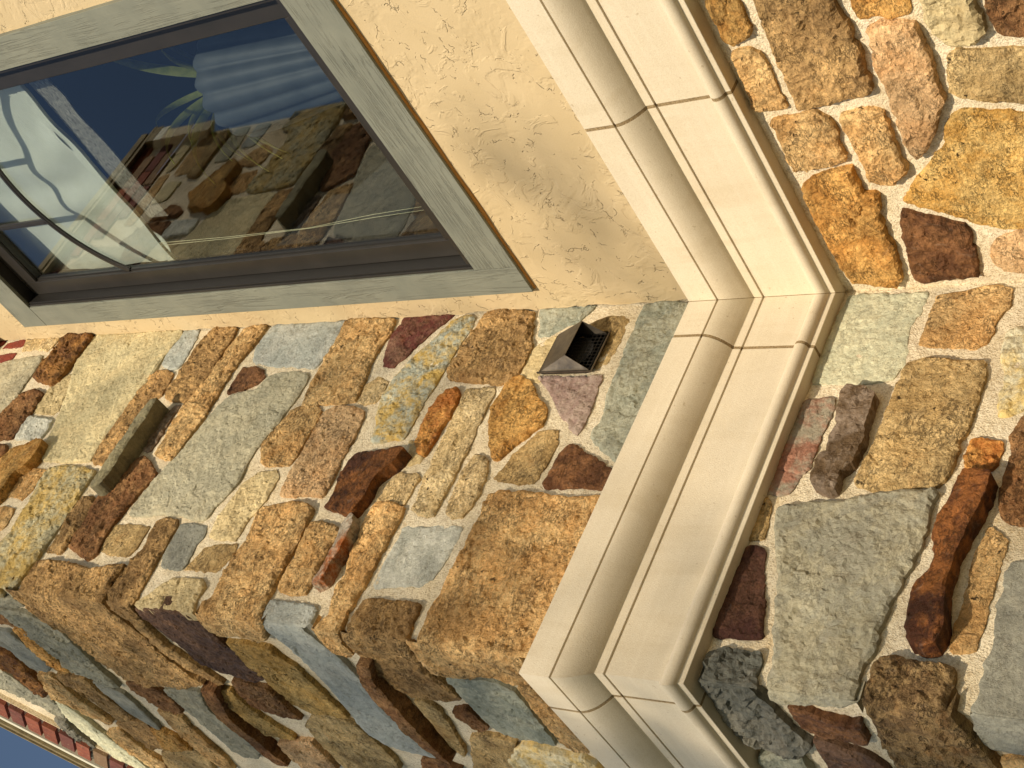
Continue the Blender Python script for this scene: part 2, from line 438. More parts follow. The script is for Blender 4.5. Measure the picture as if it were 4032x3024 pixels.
def stone_face(wall, poly, flags, p_top, p_bot, amp, seed, step, rng):
    """vertices and faces of one dressed face: rough outline, knocked edges, split-rock relief, sides running into the mortar"""
    if area(poly) < 0: poly = poly[::-1]; flags = flags[::-1]
    OUT[wall].append(poly)
    # resample the outline, fray it a little
    pts, fl = [], []
    n = len(poly)
    for i in range(n):
        a, b = poly[i], poly[(i+1) % n]; L = np.linalg.norm(b-a); k = max(1, int(round(L/(step*1.15))))
        for j in range(k):
            pts.append(a+(b-a)*j/k); fl.append(flags[i] and (flags[(i+1) % n] or j == 0))
    pts = np.array(pts); fl = np.array(fl)
    # soften the traced corners, then fray
    sm = .7*pts+.15*np.roll(pts, 1, 0)+.15*np.roll(pts, -1, 0)
    pts = np.where(fl[:, None], pts, sm)
    tg = np.roll(pts, -1, 0)-np.roll(pts, 1, 0); tg /= np.linalg.norm(tg, axis=1)[:, None]+1e-9
    grow = {'A': .0026, 'B': .0034, 'C': .0050}[wall]
    pts = np.where(fl[:, None], pts, pts+np.stack([tg[:, 1], -tg[:, 0]], -1)*grow)
    if wall == 'B': pts[:, 0] = np.clip(pts[:, 0], -(YC+p_top), -.002)
    elif wall == 'C': pts[:, 0] = np.minimum(pts[:, 0], p_top)
    p3 = place(wall, pts[:, 0], pts[:, 1], np.zeros(len(pts)))
    jit = np.stack([vnoise(p3, 55, seed)+.6*vnoise(p3, 150, seed+2), vnoise(p3, 55, seed+4)+.6*vnoise(p3, 150, seed+6)], -1)*.0036
    pts = np.where(fl[:, None], pts, pts+jit)
    lo, hi = pts.min(0), pts.max(0)
    gx = np.arange(lo[0], hi[0], step); gy = np.arange(lo[1], hi[1], step)
    if len(gx)*len(gy) > 0:
        G = np.stack(np.meshgrid(gx, gy), -1).reshape(-1, 2)
        G = G+np.array([[rng.uniform(-.3, .3), rng.uniform(-.3, .3)] for _ in range(len(G))])*step
        G = G[inside(G, pts)]
        if len(G): G = G[seg_dist(G, pts) > step*.55]
    else: G = np.zeros((0, 2))
    allp = np.concatenate([pts, G]) if len(G) else pts
    nb = len(pts)
    vo, _, fo, ov, _, _ = delaunay_2d_cdt([Vector(q) for q in allp], [(i, (i+1) % nb) for i in range(nb)], [], 1, 1e-6)
    V2 = np.array([(q.x, q.y) for q in vo])
    d = seg_dist(V2, pts)
    if fl.any():
        # an arris is not a knocked edge: measure from the free part of the outline only
        free = [i for i in range(nb) if not (fl[i] and fl[(i+1) % nb])]
        d = np.full(len(V2), 9.0)
        for i in free:
            a, b = pts[i], pts[(i+1) % nb]; e = b-a; tt = np.clip(((V2-a)@e)/(e@e+1e-12), 0, 1)
            q = V2-(a+tt[:, None]*e); d = np.minimum(d, np.sqrt((q*q).sum(1)))
        dar = np.full(len(V2), 9.0)
        for i in range(nb):
            if fl[i] and fl[(i+1) % nb]:
                a, b = pts[i], pts[(i+1) % nb]; e = b-a; tt = np.clip(((V2-a)@e)/(e@e+1e-12), 0, 1)
                q = V2-(a+tt[:, None]*e); dar = np.minimum(dar, np.sqrt((q*q).sum(1)))
    else: dar = np.full(len(V2), 9.0)
    vz = np.clip((V2[:, 1]-poly[:, 1].min())/max(1e-6, np.ptp(poly[:, 1])), 0, 1)
    pr = p_bot+(p_top-p_bot)*vz
    q3 = place(wall, V2[:, 0], V2[:, 1], np.zeros(len(V2)))
    rel = .0045*fbm(q3, 9, 3, seed)
    # split facets: tilted planes per cell
    wq = q3+.02*np.stack([vnoise(q3, 18, seed+31), vnoise(q3, 18, seed+33), vnoise(q3, 18, seed+35)], -1)
    cd, cv, cw = cells(wq, 15, seed)
    c2, cv2, cw2 = cells(wq, 36, seed+3)
    rough = 1.0 if amp >= .9 else .55
    rel = rel+rough*(.0042*(cv2-.5)+.0050*((cv2*7 % 1-.5)*cw2[:, 0]+(cv2*13 % 1-.5)*cw2[:, 1]+(cv2*29 % 1-.5)*cw2[:, 2]))
    rel = rel+.0046*(cv-.5)+.0075*((cv*7 % 1-.5)*cw[:, 0]+(cv*13 % 1-.5)*cw[:, 1]+(cv*29 % 1-.5)*cw[:, 2])
    rg = np.abs(fbm(q3, 34, 3, seed+50))
    rel = rel+(.0030*(1-2*rg)-.0030*np.exp(-rg/.05)*np.clip(fbm(q3, 12, 2, seed+90)*3, 0, 1))*min(1, amp)
    rel = rel+.0028*fbm(q3, 95, 2, seed+70)
    rel = rel*amp*min(1.0, (.35*p_top+.65*max(p_top, p_bot))/.015)*(.7 if max(p_top, p_bot) > .034 else 1)
    pm = np.maximum(pr, .012)
    kn = 1-np.exp(-d/(.0014+.040*np.minimum(pm, .03)))
    edge0 = np.where(pr > .034, .95, .78)
    h = pr*(edge0+(1-edge0)*kn)+rel*np.clip(d/.006+.35, 0, 1)*np.clip(dar/.02, 0, 1)
    h = np.where(dar < .004, h-.002, h)
    P = place(wall, V2[:, 0], V2[:, 1], h)
    F = [tuple(f) for f in fo]
    # skirt into the mortar
    own = {}
    for i, lst in enumerate(ov):
        for k in lst:
            if k < nb and k not in own: own[k] = i
    ring = [own[k] for k in range(nb) if k in own]
    rf = [fl[k] for k in range(nb) if k in own]
    base = len(P)
    cen = V2[ring].mean(0)
    out2 = V2[ring]+(V2[ring]-cen)*.012
    out2 = np.where(np.array(rf)[:, None], V2[ring], out2)
    rfa = np.array(rf); out2[rfa, 0] = (-YC+.03) if wall == 'B' else -.03
    Pb = place(wall, out2[:, 0], out2[:, 1], np.full(len(ring), -.03))
    P = np.concatenate([P, Pb])
    m_ = len(ring)
    for i in range(m_):
        j = (i+1) % m_
        if rf[i] and rf[j]: continue
        F.append((ring[i], base+i, base+j, ring[j]))
    return P, F

def trace(wall, t, pts, p_top, p_bot):
    """photo outline -> outline on the wall face, raised as far as the stone stands out"""
    out, fl = [], []
    px = [tile_px(t, q[0], q[1]) for q in pts]
    uv = np.array([wall_hit(wall, a, b, (p_top+p_bot)/2) for a, b in px])
    if p_top != p_bot:
        for _ in range(4):
            z0, z1 = uv[:, 1].min(), uv[:, 1].max()
            uv = np.array([wall_hit(wall, a, b, p_bot+(p_top-p_bot)*min(1, max(0, (v-z0)/(z1-z0+1e-9)))) for (a, b), (u, v) in zip(px, uv)])
    for q, (u, v) in zip(pts, uv):
        ar = len(q) > 2 and q[2] == 1
        if ar: u = -(YC+p_top) if wall == 'B' else p_top
        elif wall == 'B': u = max(min(u, -.004), -(YC+p_top))
        elif wall == 'A': u = max(u, .004)
        else: u = min(u, p_top)
        out.append((u, v)); fl.append(bool(ar))
    return np.array(out), np.array(fl)

N_STONE = [0]
def stone(faces, key, p=.014, pb=None, name='stone', parent=None, step=None, var=.07, label=None):
    """faces: list of (wall, tile, outline); two faces make a corner stone"""
    N_STONE[0] += 1
    seed = N_STONE[0]*13+5; rng = random.Random(seed)
    pb = p if pb is None else pb
    a, b, mt, amp = PAL[key]
    VV, FF = [], []; k = 0
    for wall, tile, pts in faces:
        if tile is None: uv, fl = np.array(pts, float), np.zeros(len(pts), bool)
        else: uv, fl = trace(wall, tile, pts, p, pb)
        ar = abs(area(uv)); st = step or (.0062 if ar < .03 else .0072)
        P, F = stone_face(wall, uv, fl, p, pb, amp, seed, st, rng)
        VV.append(P); FF += [tuple(i+k for i in f) for f in F]; k += len(P)
    me = mesh_from(name, np.concatenate(VV), FF)
    par = parent or {'A': wall_low_a, 'B': wall_b, 'C': wall_c}[faces[0][0]]
    o = link(name, me, par, M[mt], False)
    if label: o['label'] = label
    tones(o, key, rng, var)
    return o

exec_stones = []
def S(wall, t, pts, key, p=.014, pb=None, **k): exec_stones.append(([(wall, t, pts)], key, p, pb, k))
def Q(t1, f1, t2, f2, key, p=.014, **k): exec_stones.append(([('B', t1, f1), ('C', t2, f2)], key, p, None, k))

T00, T10, T20, T30 = (0, 0), (1, 0), (2, 0), (3, 0)
T01, T11, T21, T31 = (0, 1), (1, 1), (2, 1), (3, 1)
T02, T12, T22, T32 = (0, 2), (1, 2), (2, 2), (3, 2)
T03, T13, T23, T33 = (0, 3), (1, 3), (2, 3), (3, 3)
# --- wall A, under the band
S('A', T20, [(1670,40),(1800,0),(1940,10),(1975,90),(2065,300),(1900,420),(1830,360),(1740,190),(1690,100)], 'gold', .016)
S('A', T30, [(-312,470),(-200,440),(-90,470),(10,620),(80,800),(165,940),(90,960),(0,965),(-110,970),(-220,740),(-310,520)], 'tan', .016)
S('A', T30, [(-160,-60),(-200,-300),(420,-320),(560,-60),(570,100),(650,190),(720,310),(720,380),(790,460),(790,570),(850,700),(885,820),(760,855),(500,920),(330,955),(250,950),(200,840),(120,640),(40,470),(-60,200)], 'tand', .026)
S('A', T30, [(640,-260),(715,-40),(740,80),(790,165),(930,150),(1060,160),(1210,120),(1240,60),(1215,-40),(1150,-270)], 'gold', .010)
S('A', T30, [(1250,-300),(1290,-40),(1340,80),(1360,200),(1440,320),(1560,405),(1690,410),(1790,385),(1850,300),(1830,180),(1780,60),(1745,-40),(1680,-320)], 'khak', .028)
S('A', T30, [(1860,-40),(1890,110),(1975,300),(2100,320),(2290,330),(2600,340),(2560,-200),(1800,-260)], 'brwn', .016)
S('A', T30, [(850,295),(990,245),(1130,235),(1240,245),(1290,360),(1350,480),(1410,650),(1500,915),(1450,1080),(1410,1230),(1340,1350),(1270,1395),(1170,1250),(1130,1130),(1060,930),(1010,780),(920,600),(880,380)], 'tanp', .032)
S('A', T30, [(1550,510),(1620,455),(1830,450),(2050,440),(2300,450),(2700,480),(2700,900),(2190,895),(1960,885),(1760,870),(1640,850),(1560,790),(1545,650)], 'oliv', .015)
S('A', T30, [(40,1060),(200,1030),(400,990),(520,1050),(575,1150),(620,1300),(665,1400),(560,1440),(330,1480),(220,1500),(150,1380),(90,1200),(20,1090)], 'tan', .020)
S('A', T30, [(615,1025),(740,985),(870,975),(985,990),(1025,1120),(1080,1250),(1120,1390),(1200,1490),(1100,1600),(960,1615),(860,1560),(790,1380),(700,1220),(640,1110)], 'tan', .024)
S('A', T30, [(1600,990),(1720,950),(1900,975),(2100,970),(2330,1000),(2700,1050),(2700,1960),(2330,1985),(2050,1978),(1800,1930),(1560,1850),(1350,1800),(1170,1745),(1200,1660),(1290,1540),(1440,1370),(1540,1260),(1520,1180),(1550,1060)], 'goldy', .011)
S('A', T31, [(290,-10),(420,-110),(560,-150),(700,-180),(760,-50),(810,40),(940,60),(960,150),(930,210),(980,330),(1010,430),(1080,500),(1110,650),(1140,790),(1100,850),(960,820),(850,805),(720,810),(640,700),(530,500),(430,300),(350,150)], 'gold', .026)
S('A', T31, [(1150,190),(1280,215),(1500,270),(1700,310),(1750,420),(1790,590),(1815,745),(1600,770),(1350,795),(1270,770),(1230,650),(1180,450),(1145,300)], 'dark', .020)
S('A', T31, [(1920,480),(1990,400),(2110,360),(2300,350),(2650,360),(2620,690),(2300,700),(2160,705),(2040,690),(1940,600)], 'tanp', .012)
# --- wall B, under the band
S('B', T31, [(700,900),(900,880),(1150,880),(1370,870),(1350,960),(1300,1060),(1230,1160),(1190,1260),(1195,1390),(1160,1500),(1080,1600),(900,1640),(700,1650),(500,1640),(380,1650),(400,1550),(480,1350),(600,1080)], 'green', .008)
S('B', T31, [(1460,890),(1700,860),(1890,800),(2000,800),(2110,830),(2080,970),(1960,1110),(1900,1270),(1800,1330),(1560,1330),(1310,1310),(1340,1200),(1420,1040)], 'tan', .012)
S('B', T32, [(1080,80),(1150,-80),(1220,-200),(1390,-230),(1600,-205),(1850,-220),(1875,-140),(1830,30),(1760,230),(1700,400),(1640,480),(1600,640),(1540,770),(1460,860),(1330,850),(1050,905),(870,890),(750,850),(820,690),(920,480),(1000,280)], 'oliv', .018)
S('B', T32, [(2010,-250),(2050,-430),(2150,-490),(2300,-500),(2600,-480),(2560,190),(2300,190),(2180,215),(2080,260),(1985,265),(2000,130),(2030,0),(2040,-130)], 'paley', .010)
S('B', T32, [(310,140),(570,115),(555,220),(490,350),(430,480),(400,620),(330,740),(290,775),(170,740),(60,728),(170,460),(250,270)], 'gred', .010)
S('B', T32, [(56,742),(165,752),(285,788),(250,840),(180,940),(60,950),(-40,920)], 'gred', .009)
S('B', T32, [(680,0),(800,15),(905,60),(860,200),(820,330),(790,490),(730,650),(670,690),(600,740),(570,900),(480,900),(370,860),(380,760),(430,610),(510,560),(530,450),(580,370),(600,200),(620,80)], 'mauvb', .038)
S('B', T32, [(1760,470),(1850,455),(1910,490),(2000,490),(2010,570),(1980,680),(1940,710),(1800,720),(1700,718),(1720,560)], 'rust', .014)
S('B', T32, [(1670,740),(1910,730),(1890,850),(1830,1000),(1730,1190),(1640,1350),(1570,1550),(1530,1700),(1500,1900),(1500,2090),(1430,2210),(1290,2255),(1215,2215),(1185,2140),(1205,1900),(1260,1700),(1330,1640),(1400,1580),(1440,1450),(1420,1340),(1440,1200),(1500,1050),(1560,960),(1610,850)], 'drust', .024, .060)
S('B', T32, [(2212,260),(2130,400),(2090,480),(2110,600),(2060,740),(2020,900),(1990,1090),(2030,1160),(2120,1200),(2300,1210),(2600,1210),(2620,230),(2300,220)], 'brwn', .014)
S('B', T32, [(1900,1240),(1990,1285),(2055,1350),(2030,1500),(1985,1640),(1945,1760),(1890,1940),(1840,2120),(1805,2200),(1780,2290),(1700,2320),(1600,2310),(1580,2240),(1625,2080),(1690,1920),(1740,1700),(1760,1550),(1860,1330)], 'tan', .009)
Q(T32, [(90,1050),(300,1020),(650,1000),(800,955),(1000,920),(1250,905),(1420,890),(1440,925),(1380,1080),(1340,1250),(1300,1400),(1220,1560),(1140,1659),(1110,1780),(1030,1890),(980,2030),(930,2110),(900,2300),(790,2420),(760,2560),(735,2675,1),(400,2650,1),(10,2650,1),(0,2550),(50,2360),(40,2160),(70,1860),(95,1659),(60,1400),(60,1200)],
  T33, [(10,1000,1),(400,1005,1),(735,1020,1),(755,1100),(650,1130),(460,1125),(240,1120),(20,1080)], 'grey2', .022)
S('B', T23, [(1960,-235),(2080,-260),(2180,-240),(2175,0),(2160,200),(2150,400),(2140,530),(1950,515),(1800,525),(1710,490),(1765,320),(1865,80),(1930,-100)], 'maro2', .012)
S('B', T22, [(2120,1010),(2200,980),(2230,1060),(2200,1180),(2180,1320),(2080,1350),(1990,1340),(2060,1180)], 'oliv', .010)
Q(T23, [(1700,640),(1810,620),(2000,630),(2135,655),(2125,740),(2090,830),(2095,950),(2070,1060,1),(1850,1010,1),(1650,950,1),(1620,890),(1680,800),(1650,740)],
  T23, [(1650,950,1),(1850,1010,1),(2070,1060,1),(2150,1100),(2212,1160),(2320,1270),(2420,1380),(2580,1490),(2480,1570),(2300,1555),(2180,1510),(2060,1470),(1900,1350),(1780,1180),(1700,1050)], 'char', .018)
Q(T33, [(2110,-120),(2300,-160),(2600,-160),(2600,1300,1),(2300,1262,1),(2100,1235,1),(1775,1205,1),(1780,1120),(1850,1000),(1840,900),(1880,760),(1950,600),(1970,420),(1985,250),(2030,150),(2045,0)],
  T33, [(1775,1205,1),(2100,1235,1),(2300,1262,1),(2600,1300,1),(2600,1560),(2300,1545),(2080,1530),(1950,1500),(1840,1440),(1800,1330)], 'slate', .008)
Q(T33, [(920,740),(980,690),(1100,680),(1250,715),(1420,735),(1580,785),(1600,900),(1560,960),(1530,1060),(1505,1165,1),(1200,1130,1),(830,1090,1),(850,980),(890,860)],
  T33, [(830,1090,1),(1200,1130,1),(1505,1165,1),(1560,1250),(1700,1400),(1850,1550),(1960,1680),(2050,1780),(1700,1900),(1250,1780),(1110,1640),(1000,1480),(940,1330),(880,1200)], 'tandd', .026)
# --- wall C, under the band
S('C', T33, [(180,1160),(260,1165),(400,1220),(560,1270),(720,1305),(775,1290),(800,1370),(850,1460),(780,1460),(640,1420),(440,1380),(310,1330),(220,1240)], 'dark', .014)
S('C', T33, [(400,1430),(520,1450),(700,1520),(850,1560),(930,1620),(1010,1680),(1080,1760),(800,1860),(620,1780),(520,1640),(440,1500)], 'brwm', .012)
S('C', T33, [(-60,1570),(100,1560),(270,1575),(310,1640),(380,1760),(100,1850),(-60,1770),(-90,1650)], 'teal', .014)
S('C', T33, [(2020,1620),(2300,1590),(2500,1600),(2400,1800),(2080,1780)], 'tan', .012)
# --- wall B, over the band
S('B', T21, [(1150,965),(1280,940),(1420,945),(1570,960),(1560,1100),(1440,1330),(1320,1560),(1220,1760),(1100,1990),(1000,2200),(960,2330),(880,2310),(780,2225),(680,2110),(700,2055),(790,1945),(805,1840),(840,1710),(870,1640),(920,1500),(990,1330),(1050,1180),(1100,1050)], 'teal', .011)
S('B', T21, [(250,1000),(420,985),(720,985),(640,1050),(560,1120),(420,1190),(320,1235),(235,1245),(245,1120)], 'teal', .008)
S('B', T21, [(840,1080),(960,1080),(1010,1110),(960,1220),(890,1360),(820,1480),(740,1510),(560,1500),(560,1250),(700,1130)], 'oliv', .006)
S('B', T21, [(100,1440),(200,1340),(300,1270),(400,1240),(380,1330),(300,1450),(230,1560),(240,1640),(150,1640),(90,1560)], 'khak', .006)
S('B', T22, [(230,-70),(420,-60),(650,-60),(770,-80),(740,20),(720,90),(660,220),(610,360),(560,445),(480,330),(400,230),(350,110),(290,10)], 'mauv', .009)
S('B', T12, [(2110,60),(2200,-60),(2290,-80),(2370,-10),(2410,100),(2500,190),(2470,340),(2340,430),(2212,520),(2090,630),(2040,650),(2010,500),(2005,300),(2030,180)], 'gold', .015)
S('B', T22, [(250,400),(390,400),(385,520),(310,660),(190,850),(40,860),(-160,820),(-70,720),(10,610),(130,500)], 'oliv', .008)
S('B', T22, [(500,520),(580,550),(700,640),(800,710),(960,745),(900,840),(820,890),(760,900),(600,880),(420,890),(290,895),(255,860),(330,750),(390,620),(440,560)], 'dark', .010)
Q(T12, [(2000,950),(2120,920),(2212,930),(2360,930),(2690,975),(3050,955),(3000,1080),(2750,1600),(2500,2100),(2330,2440,1),(2000,2395,1),(1700,2350,1),(1350,2290,1),(1400,2180),(1440,2070),(1490,1950),(1600,1780),(1650,1650),(1740,1500),(1820,1340),(1900,1200),(1960,1050)],
  T13, [(1350,630,1),(1700,690,1),(2000,735,1),(2330,790,1),(2380,900),(2330,940),(2212,940),(2010,890),(1900,875),(1800,900),(1620,870),(1500,810),(1420,740)], 'tan', .018)
Q(T13, [(920,210),(1060,190),(1230,215),(1405,230),(1385,300),(1335,400),(1290,520),(1300,620,1),(1000,590,1),(770,540,1),(790,430),(850,330)],
  T13, [(770,540,1),(1000,590,1),(1300,620,1),(1380,720),(1480,840),(1600,930),(1680,1000),(1750,1070),(1700,1090),(1560,1080),(1350,1050),(1220,990),(1090,880),(960,760),(870,660)], 'tand', .016)
S('B', T12, [(1240,765),(1370,770),(1400,815),(1330,930),(1265,1040),(1150,1010),(1040,1000),(1090,930),(1160,840)], 'pale', .012)
Q(T12, [(1035,1010),(1150,1020),(1260,1050),(1230,1130),(1150,1290),(1080,1420),(1010,1560),(950,1680),(880,1790),(820,1900),(770,1950),(735,2040),(690,2150,1),(590,2135,1),(480,2120,1),(530,2060),(620,1990),(650,1860),(700,1720),(770,1640),(800,1480),(870,1350),(920,1200),(960,1110)],
  T13, [(480,470,1),(590,485,1),(690,500,1),(720,600),(830,690),(800,710),(660,660),(560,580)], 'tan', .020)
S('B', T12, [(870,590),(1000,575),(1130,565),(1240,535),(1265,545),(1180,650),(1060,740),(990,820),(930,930),(880,1010),(820,1085),(700,1075),(590,1050),(680,910),(720,780),(790,660)], 'drust', .014, .056)
S('B', T12, [(800,1120),(830,1130),(800,1240),(750,1340),(700,1440),(650,1500),(600,1600),(540,1690),(490,1730),(480,1700),(540,1600),(620,1470),(680,1350),(720,1230)], 'rustg', .024, .056)
S('B', T12, [(480,1190),(560,1180),(700,1230),(690,1300),(620,1420),(560,1530),(520,1620),(460,1730),(420,1800),(300,1810),(180,1780),(200,1720),(260,1600),(330,1480),(400,1330)], 'tan', .014)
Q(T12, [(30,1075),(200,1020),(320,1010),(430,1030),(480,1060),(440,1150),(370,1310),(280,1470),(200,1620),(140,1740),(90,1840),(20,2050,1),(-250,2030,1),(-520,1995,1),(-460,1900),(-360,1800),(-320,1690),(-230,1530),(-150,1400),(-90,1340),(-10,1130)],
  T03, [(1690,340,1),(2000,380,1),(2240,400,1),(2300,560),(2212,560),(2050,525),(1900,525),(1790,450)], 'tan', .020)
Q(T13, [(110,210),(250,220),(400,240),(515,270),(500,350),(450,420),(390,475,1),(200,440,1),(20,405,1),(80,290)],
  T13, [(30,420,1),(200,450,1),(400,480,1),(480,540),(580,620),(680,690),(760,770),(860,880),(950,1000),(1060,1140),(1180,1260),(1300,1380),(1400,1470),(1550,1580),(1350,1530),(1200,1490),(1080,1440),(980,1370),(900,1300),(820,1190),(700,1050),(600,930),(480,800),(370,690),(250,590),(120,500)], 'blue', .012)
S('B', T12, [(1270,1240),(1500,1235),(1780,1240),(1740,1330),(1680,1450),(1600,1580),(1530,1670),(1440,1740),(1200,1745),(1010,1760),(1050,1650),(1100,1550),(1170,1430),(1250,1310)], 'white', .007)
S('B', T12, [(1820,40),(1930,35),(2050,20),(2050,70),(1990,180),(1930,330),(1880,420),(1830,560),(1770,660),(1700,800),(1620,950),(1560,1050),(1520,1140),(1430,1120),(1330,1080),(1390,990),(1420,900),(1470,760),(1540,620),(1600,480),(1680,330),(1760,160)], 'pale', .012)
S('B', T12, [(1900,610),(1970,630),(1990,680),(1970,800),(1920,930),(1850,1050),(1780,1140),(1700,1150),(1640,1110),(1670,990),(1720,890),(1780,750),(1860,650)], 'pale', .013)
S('B', T12, [(1640,40),(1740,20),(1740,80),(1680,200),(1640,290),(1580,370),(1530,450),(1480,530),(1440,600),(1400,570),(1370,480),(1430,340),(1500,200),(1580,90)], 'rust', .020)
S('B', T12, [(1330,485),(1372,510),(1395,590),(1440,615),(1420,680),(1300,692)], 'khak', .008)
S('B', T11, [(1790,1065),(1890,1075),(1860,1150),(1800,1240),(1720,1370),(1640,1490),(1570,1620),(1500,1720),(1420,1860),(1330,2030),(1270,2130),(1180,2130),(1070,2160),(990,2150),(1030,2040),(1040,1920),(1080,1770),(1130,1690),(1220,1570),(1350,1440),(1440,1350),(1570,1230),(1690,1120)], 'mott', .010)
S('B', T11, [(2030,1020),(2200,1000),(2390,1025),(2370,1110),(2360,1220),(2370,1300),(2340,1400),(2270,1530),(2190,1610),(2080,1650),(1900,1625),(1660,1600),(1640,1550),(1720,1420),(1800,1290),(1880,1180),(1960,1070)], 'tand', .018)
S('B', T11, [(1280,1075),(1430,1045),(1600,1030),(1715,1030),(1640,1110),(1540,1180),(1480,1240),(1400,1300),(1330,1370),(1260,1450),(1190,1500),(1100,1505),(1115,1400),(1150,1300),(1190,1210),(1250,1140)], 'maro', .010)
S('B', T11, [(800,1090),(930,1070),(1190,1090),(1160,1200),(1100,1280),(1040,1360),(990,1450),(950,1560),(900,1690),(850,1790),(700,1810),(560,1820),(390,1840),(440,1700),(500,1590),(570,1480),(630,1380),(690,1260),(750,1150)], 'tan', .016)
S('B', T12, [(960,0),(1050,-60),(1130,-20),(1090,80),(1040,140),(960,170),(880,150),(920,60)], 'pale', .008)
S('B', T11, [(110,1190),(180,1140),(400,1100),(620,1110),(760,1110),(740,1160),(690,1270),(620,1380),(560,1460),(500,1520),(350,1505),(150,1500),(0,1475),(-30,1440),(0,1350),(60,1250)], 'blue', .009)
S('B', T01, [(2090,1515),(2200,1510),(2260,1530),(2285,1590),(2230,1640),(2120,1690),(1960,1740),(2010,1640)], 'dark', .012)
S('B', T02, [(2212,45),(2300,-60),(2420,-100),(2560,-110),(2660,-90),(2640,-20),(2560,110),(2460,240),(2350,390),(2260,490),(2190,580),(2130,690),(2060,830),(1960,950),(1850,1060),(1770,1160),(1700,1170),(1560,1130),(1350,1120),(1180,1140),(1110,1120),(1220,960),(1330,820),(1440,700),(1540,600),(1640,480),(1740,360),(1800,280),(1890,180),(2000,90)], 'grey', .012)
S('B', T12, [(380,190),(500,180),(560,220),(500,340),(430,450),(370,550),(330,640),(280,690),(170,700),(60,690),(40,620),(50,520),(150,400),(230,300),(300,230)], 'tan', .014)
S('B', T12, [(620,210),(720,185),(830,190),(920,230),(900,330),(850,420),(780,550),(720,660),(680,760),(620,880),(560,960),(430,940),(330,960),(200,950),(260,830),(330,690),(420,540),(480,420),(560,290)], 'tanp', .016)
S('B', T02, [(2215,770),(2390,745),(2400,800),(2340,900),(2280,1010),(2212,1090),(2120,1190),(2070,1290),(2030,1340),(1900,1340),(1810,1320),(1850,1200),(1900,1120),(2000,990),(2090,860)], 'khak', .010)
S('B', T02, [(1770,1410),(1900,1385),(2050,1390),(2000,1490),(1930,1570),(1870,1620),(1750,1610),(1600,1600),(1680,1510)], 'oliv', .007)
S('B', T02, [(1560,1210),(1680,1215),(1780,1230),(1760,1310),(1690,1400),(1630,1500),(1570,1600),(1440,1590),(1400,1570),(1420,1470),(1490,1340)], 'slate', .010)
Q(T02, [(1350,1180),(1440,1150),(1520,1170),(1510,1240),(1450,1340),(1390,1450),(1330,1550),(1270,1660),(1200,1790),(1110,1930,1),(1020,1910,1),(930,1890,1),(930,1800),(990,1710),(1060,1610),(1150,1500),(1230,1420),(1290,1300)],
  T03, [(930,240,1),(1020,255,1),(1110,270,1),(1180,350),(1250,440),(1330,520),(1440,620),(1560,700),(1700,790),(1800,860),(1920,940),(1870,945),(1750,880),(1600,790),(1450,690),(1300,580),(1180,450),(1080,350),(980,290)], 'tand', .014)
S('B', T03, [(1400,60),(1480,20),(1730,20),(1760,80),(1700,180),(1640,325),(1580,312),(1400,285),(1150,272),(1180,220),(1300,140)], 'khak', .012)
S('C', T03, [(1160,290),(1400,295),(1640,340),(1760,460),(1880,560),(2010,660),(2110,780),(2212,830),(2280,900),(2200,920),(2080,880),(1900,840),(1700,740),(1560,620),(1380,480),(1250,380)], 'brwm', .014)
Q(T03, [(320,-140),(500,-140),(640,-110),(780,-60),(930,-100),(1060,-110),(970,20),(890,160),(850,240,1),(500,200,1),(110,180,1),(200,40)],
  T03, [(110,180,1),(500,200,1),(850,240,1),(960,340),(1070,420),(1180,500),(1250,560),(1330,660),(1440,740),(1560,830),(1650,900),(1740,940),(1600,970),(1450,950),(1300,950),(1100,900),(980,840),(860,740),(700,620),(540,480),(350,380),(210,250)], 'tand', .026)
S('B', T02, [(1230,615),(1270,650),(1330,740),(1320,800),(1220,900),(1140,980),(1050,1090),(970,1190),(900,1290),(860,1370),(830,1440),(740,1500),(660,1450),(590,1390),(640,1290),(720,1180),(770,1080),(830,980),(900,890),(1010,820),(1110,720),(1180,640)], 'brwn', .020)
S('B', T02, [(1350,110),(1335,135),(1240,295),(1100,485),(980,685),(855,855),(775,885),(800,830),(870,720),(960,590),(1080,420),(1180,270),(1290,130)], 'slated', .075)
S('B', T01, [(1600,1190),(1650,1175),(1720,1190),(1690,1270),(1640,1360),(1590,1450),(1540,1510),(1470,1530),(1400,1490),(1430,1420),(1480,1340),(1540,1260)], 'blue', .009)
S('B', T01, [(1870,1150),(1960,1140),(2040,1160),(2010,1240),(1950,1330),(1880,1440),(1800,1550),(1720,1670),(1660,1740),(1590,1805),(1500,1790),(1415,1770),(1450,1680),(1530,1590),(1600,1480),(1660,1380),(1740,1270)], 'tand', .016)
S('B', T01, [(2110,1180),(2212,1150),(2300,1140),(2240,1230),(2130,1370),(2060,1450),(1990,1540),(1920,1660),(1850,1770),(1790,1860),(1720,1970),(1640,2080),(1540,2220),(1470,2310),(1330,2260),(1400,2140),(1470,2010),(1560,1870),(1650,1760),(1720,1660),(1780,1610),(1840,1520),(1930,1400),(2020,1280)], 'tan', .018)
S('B', T02, [(1500,190),(1560,180),(1520,240),(1450,330),(1400,420),(1340,510),(1280,585),(1240,550),(1290,470),(1350,380),(1420,280)], 'mauvb', .010)
S('B', T01, [(860,1190),(1100,1165),(1400,1150),(1590,1155),(1560,1240),(1480,1330),(1400,1430),(1340,1520),(1270,1620),(1200,1720),(1130,1830),(1050,1910),(980,2000),(900,2100),(830,2210),(775,2310),(600,2330),(450,2320),(310,2300),(370,2220),(420,2100),(470,2000),(520,1880),(560,1770),(600,1660),(630,1540),(670,1400),(760,1280)], 'sage', .013)
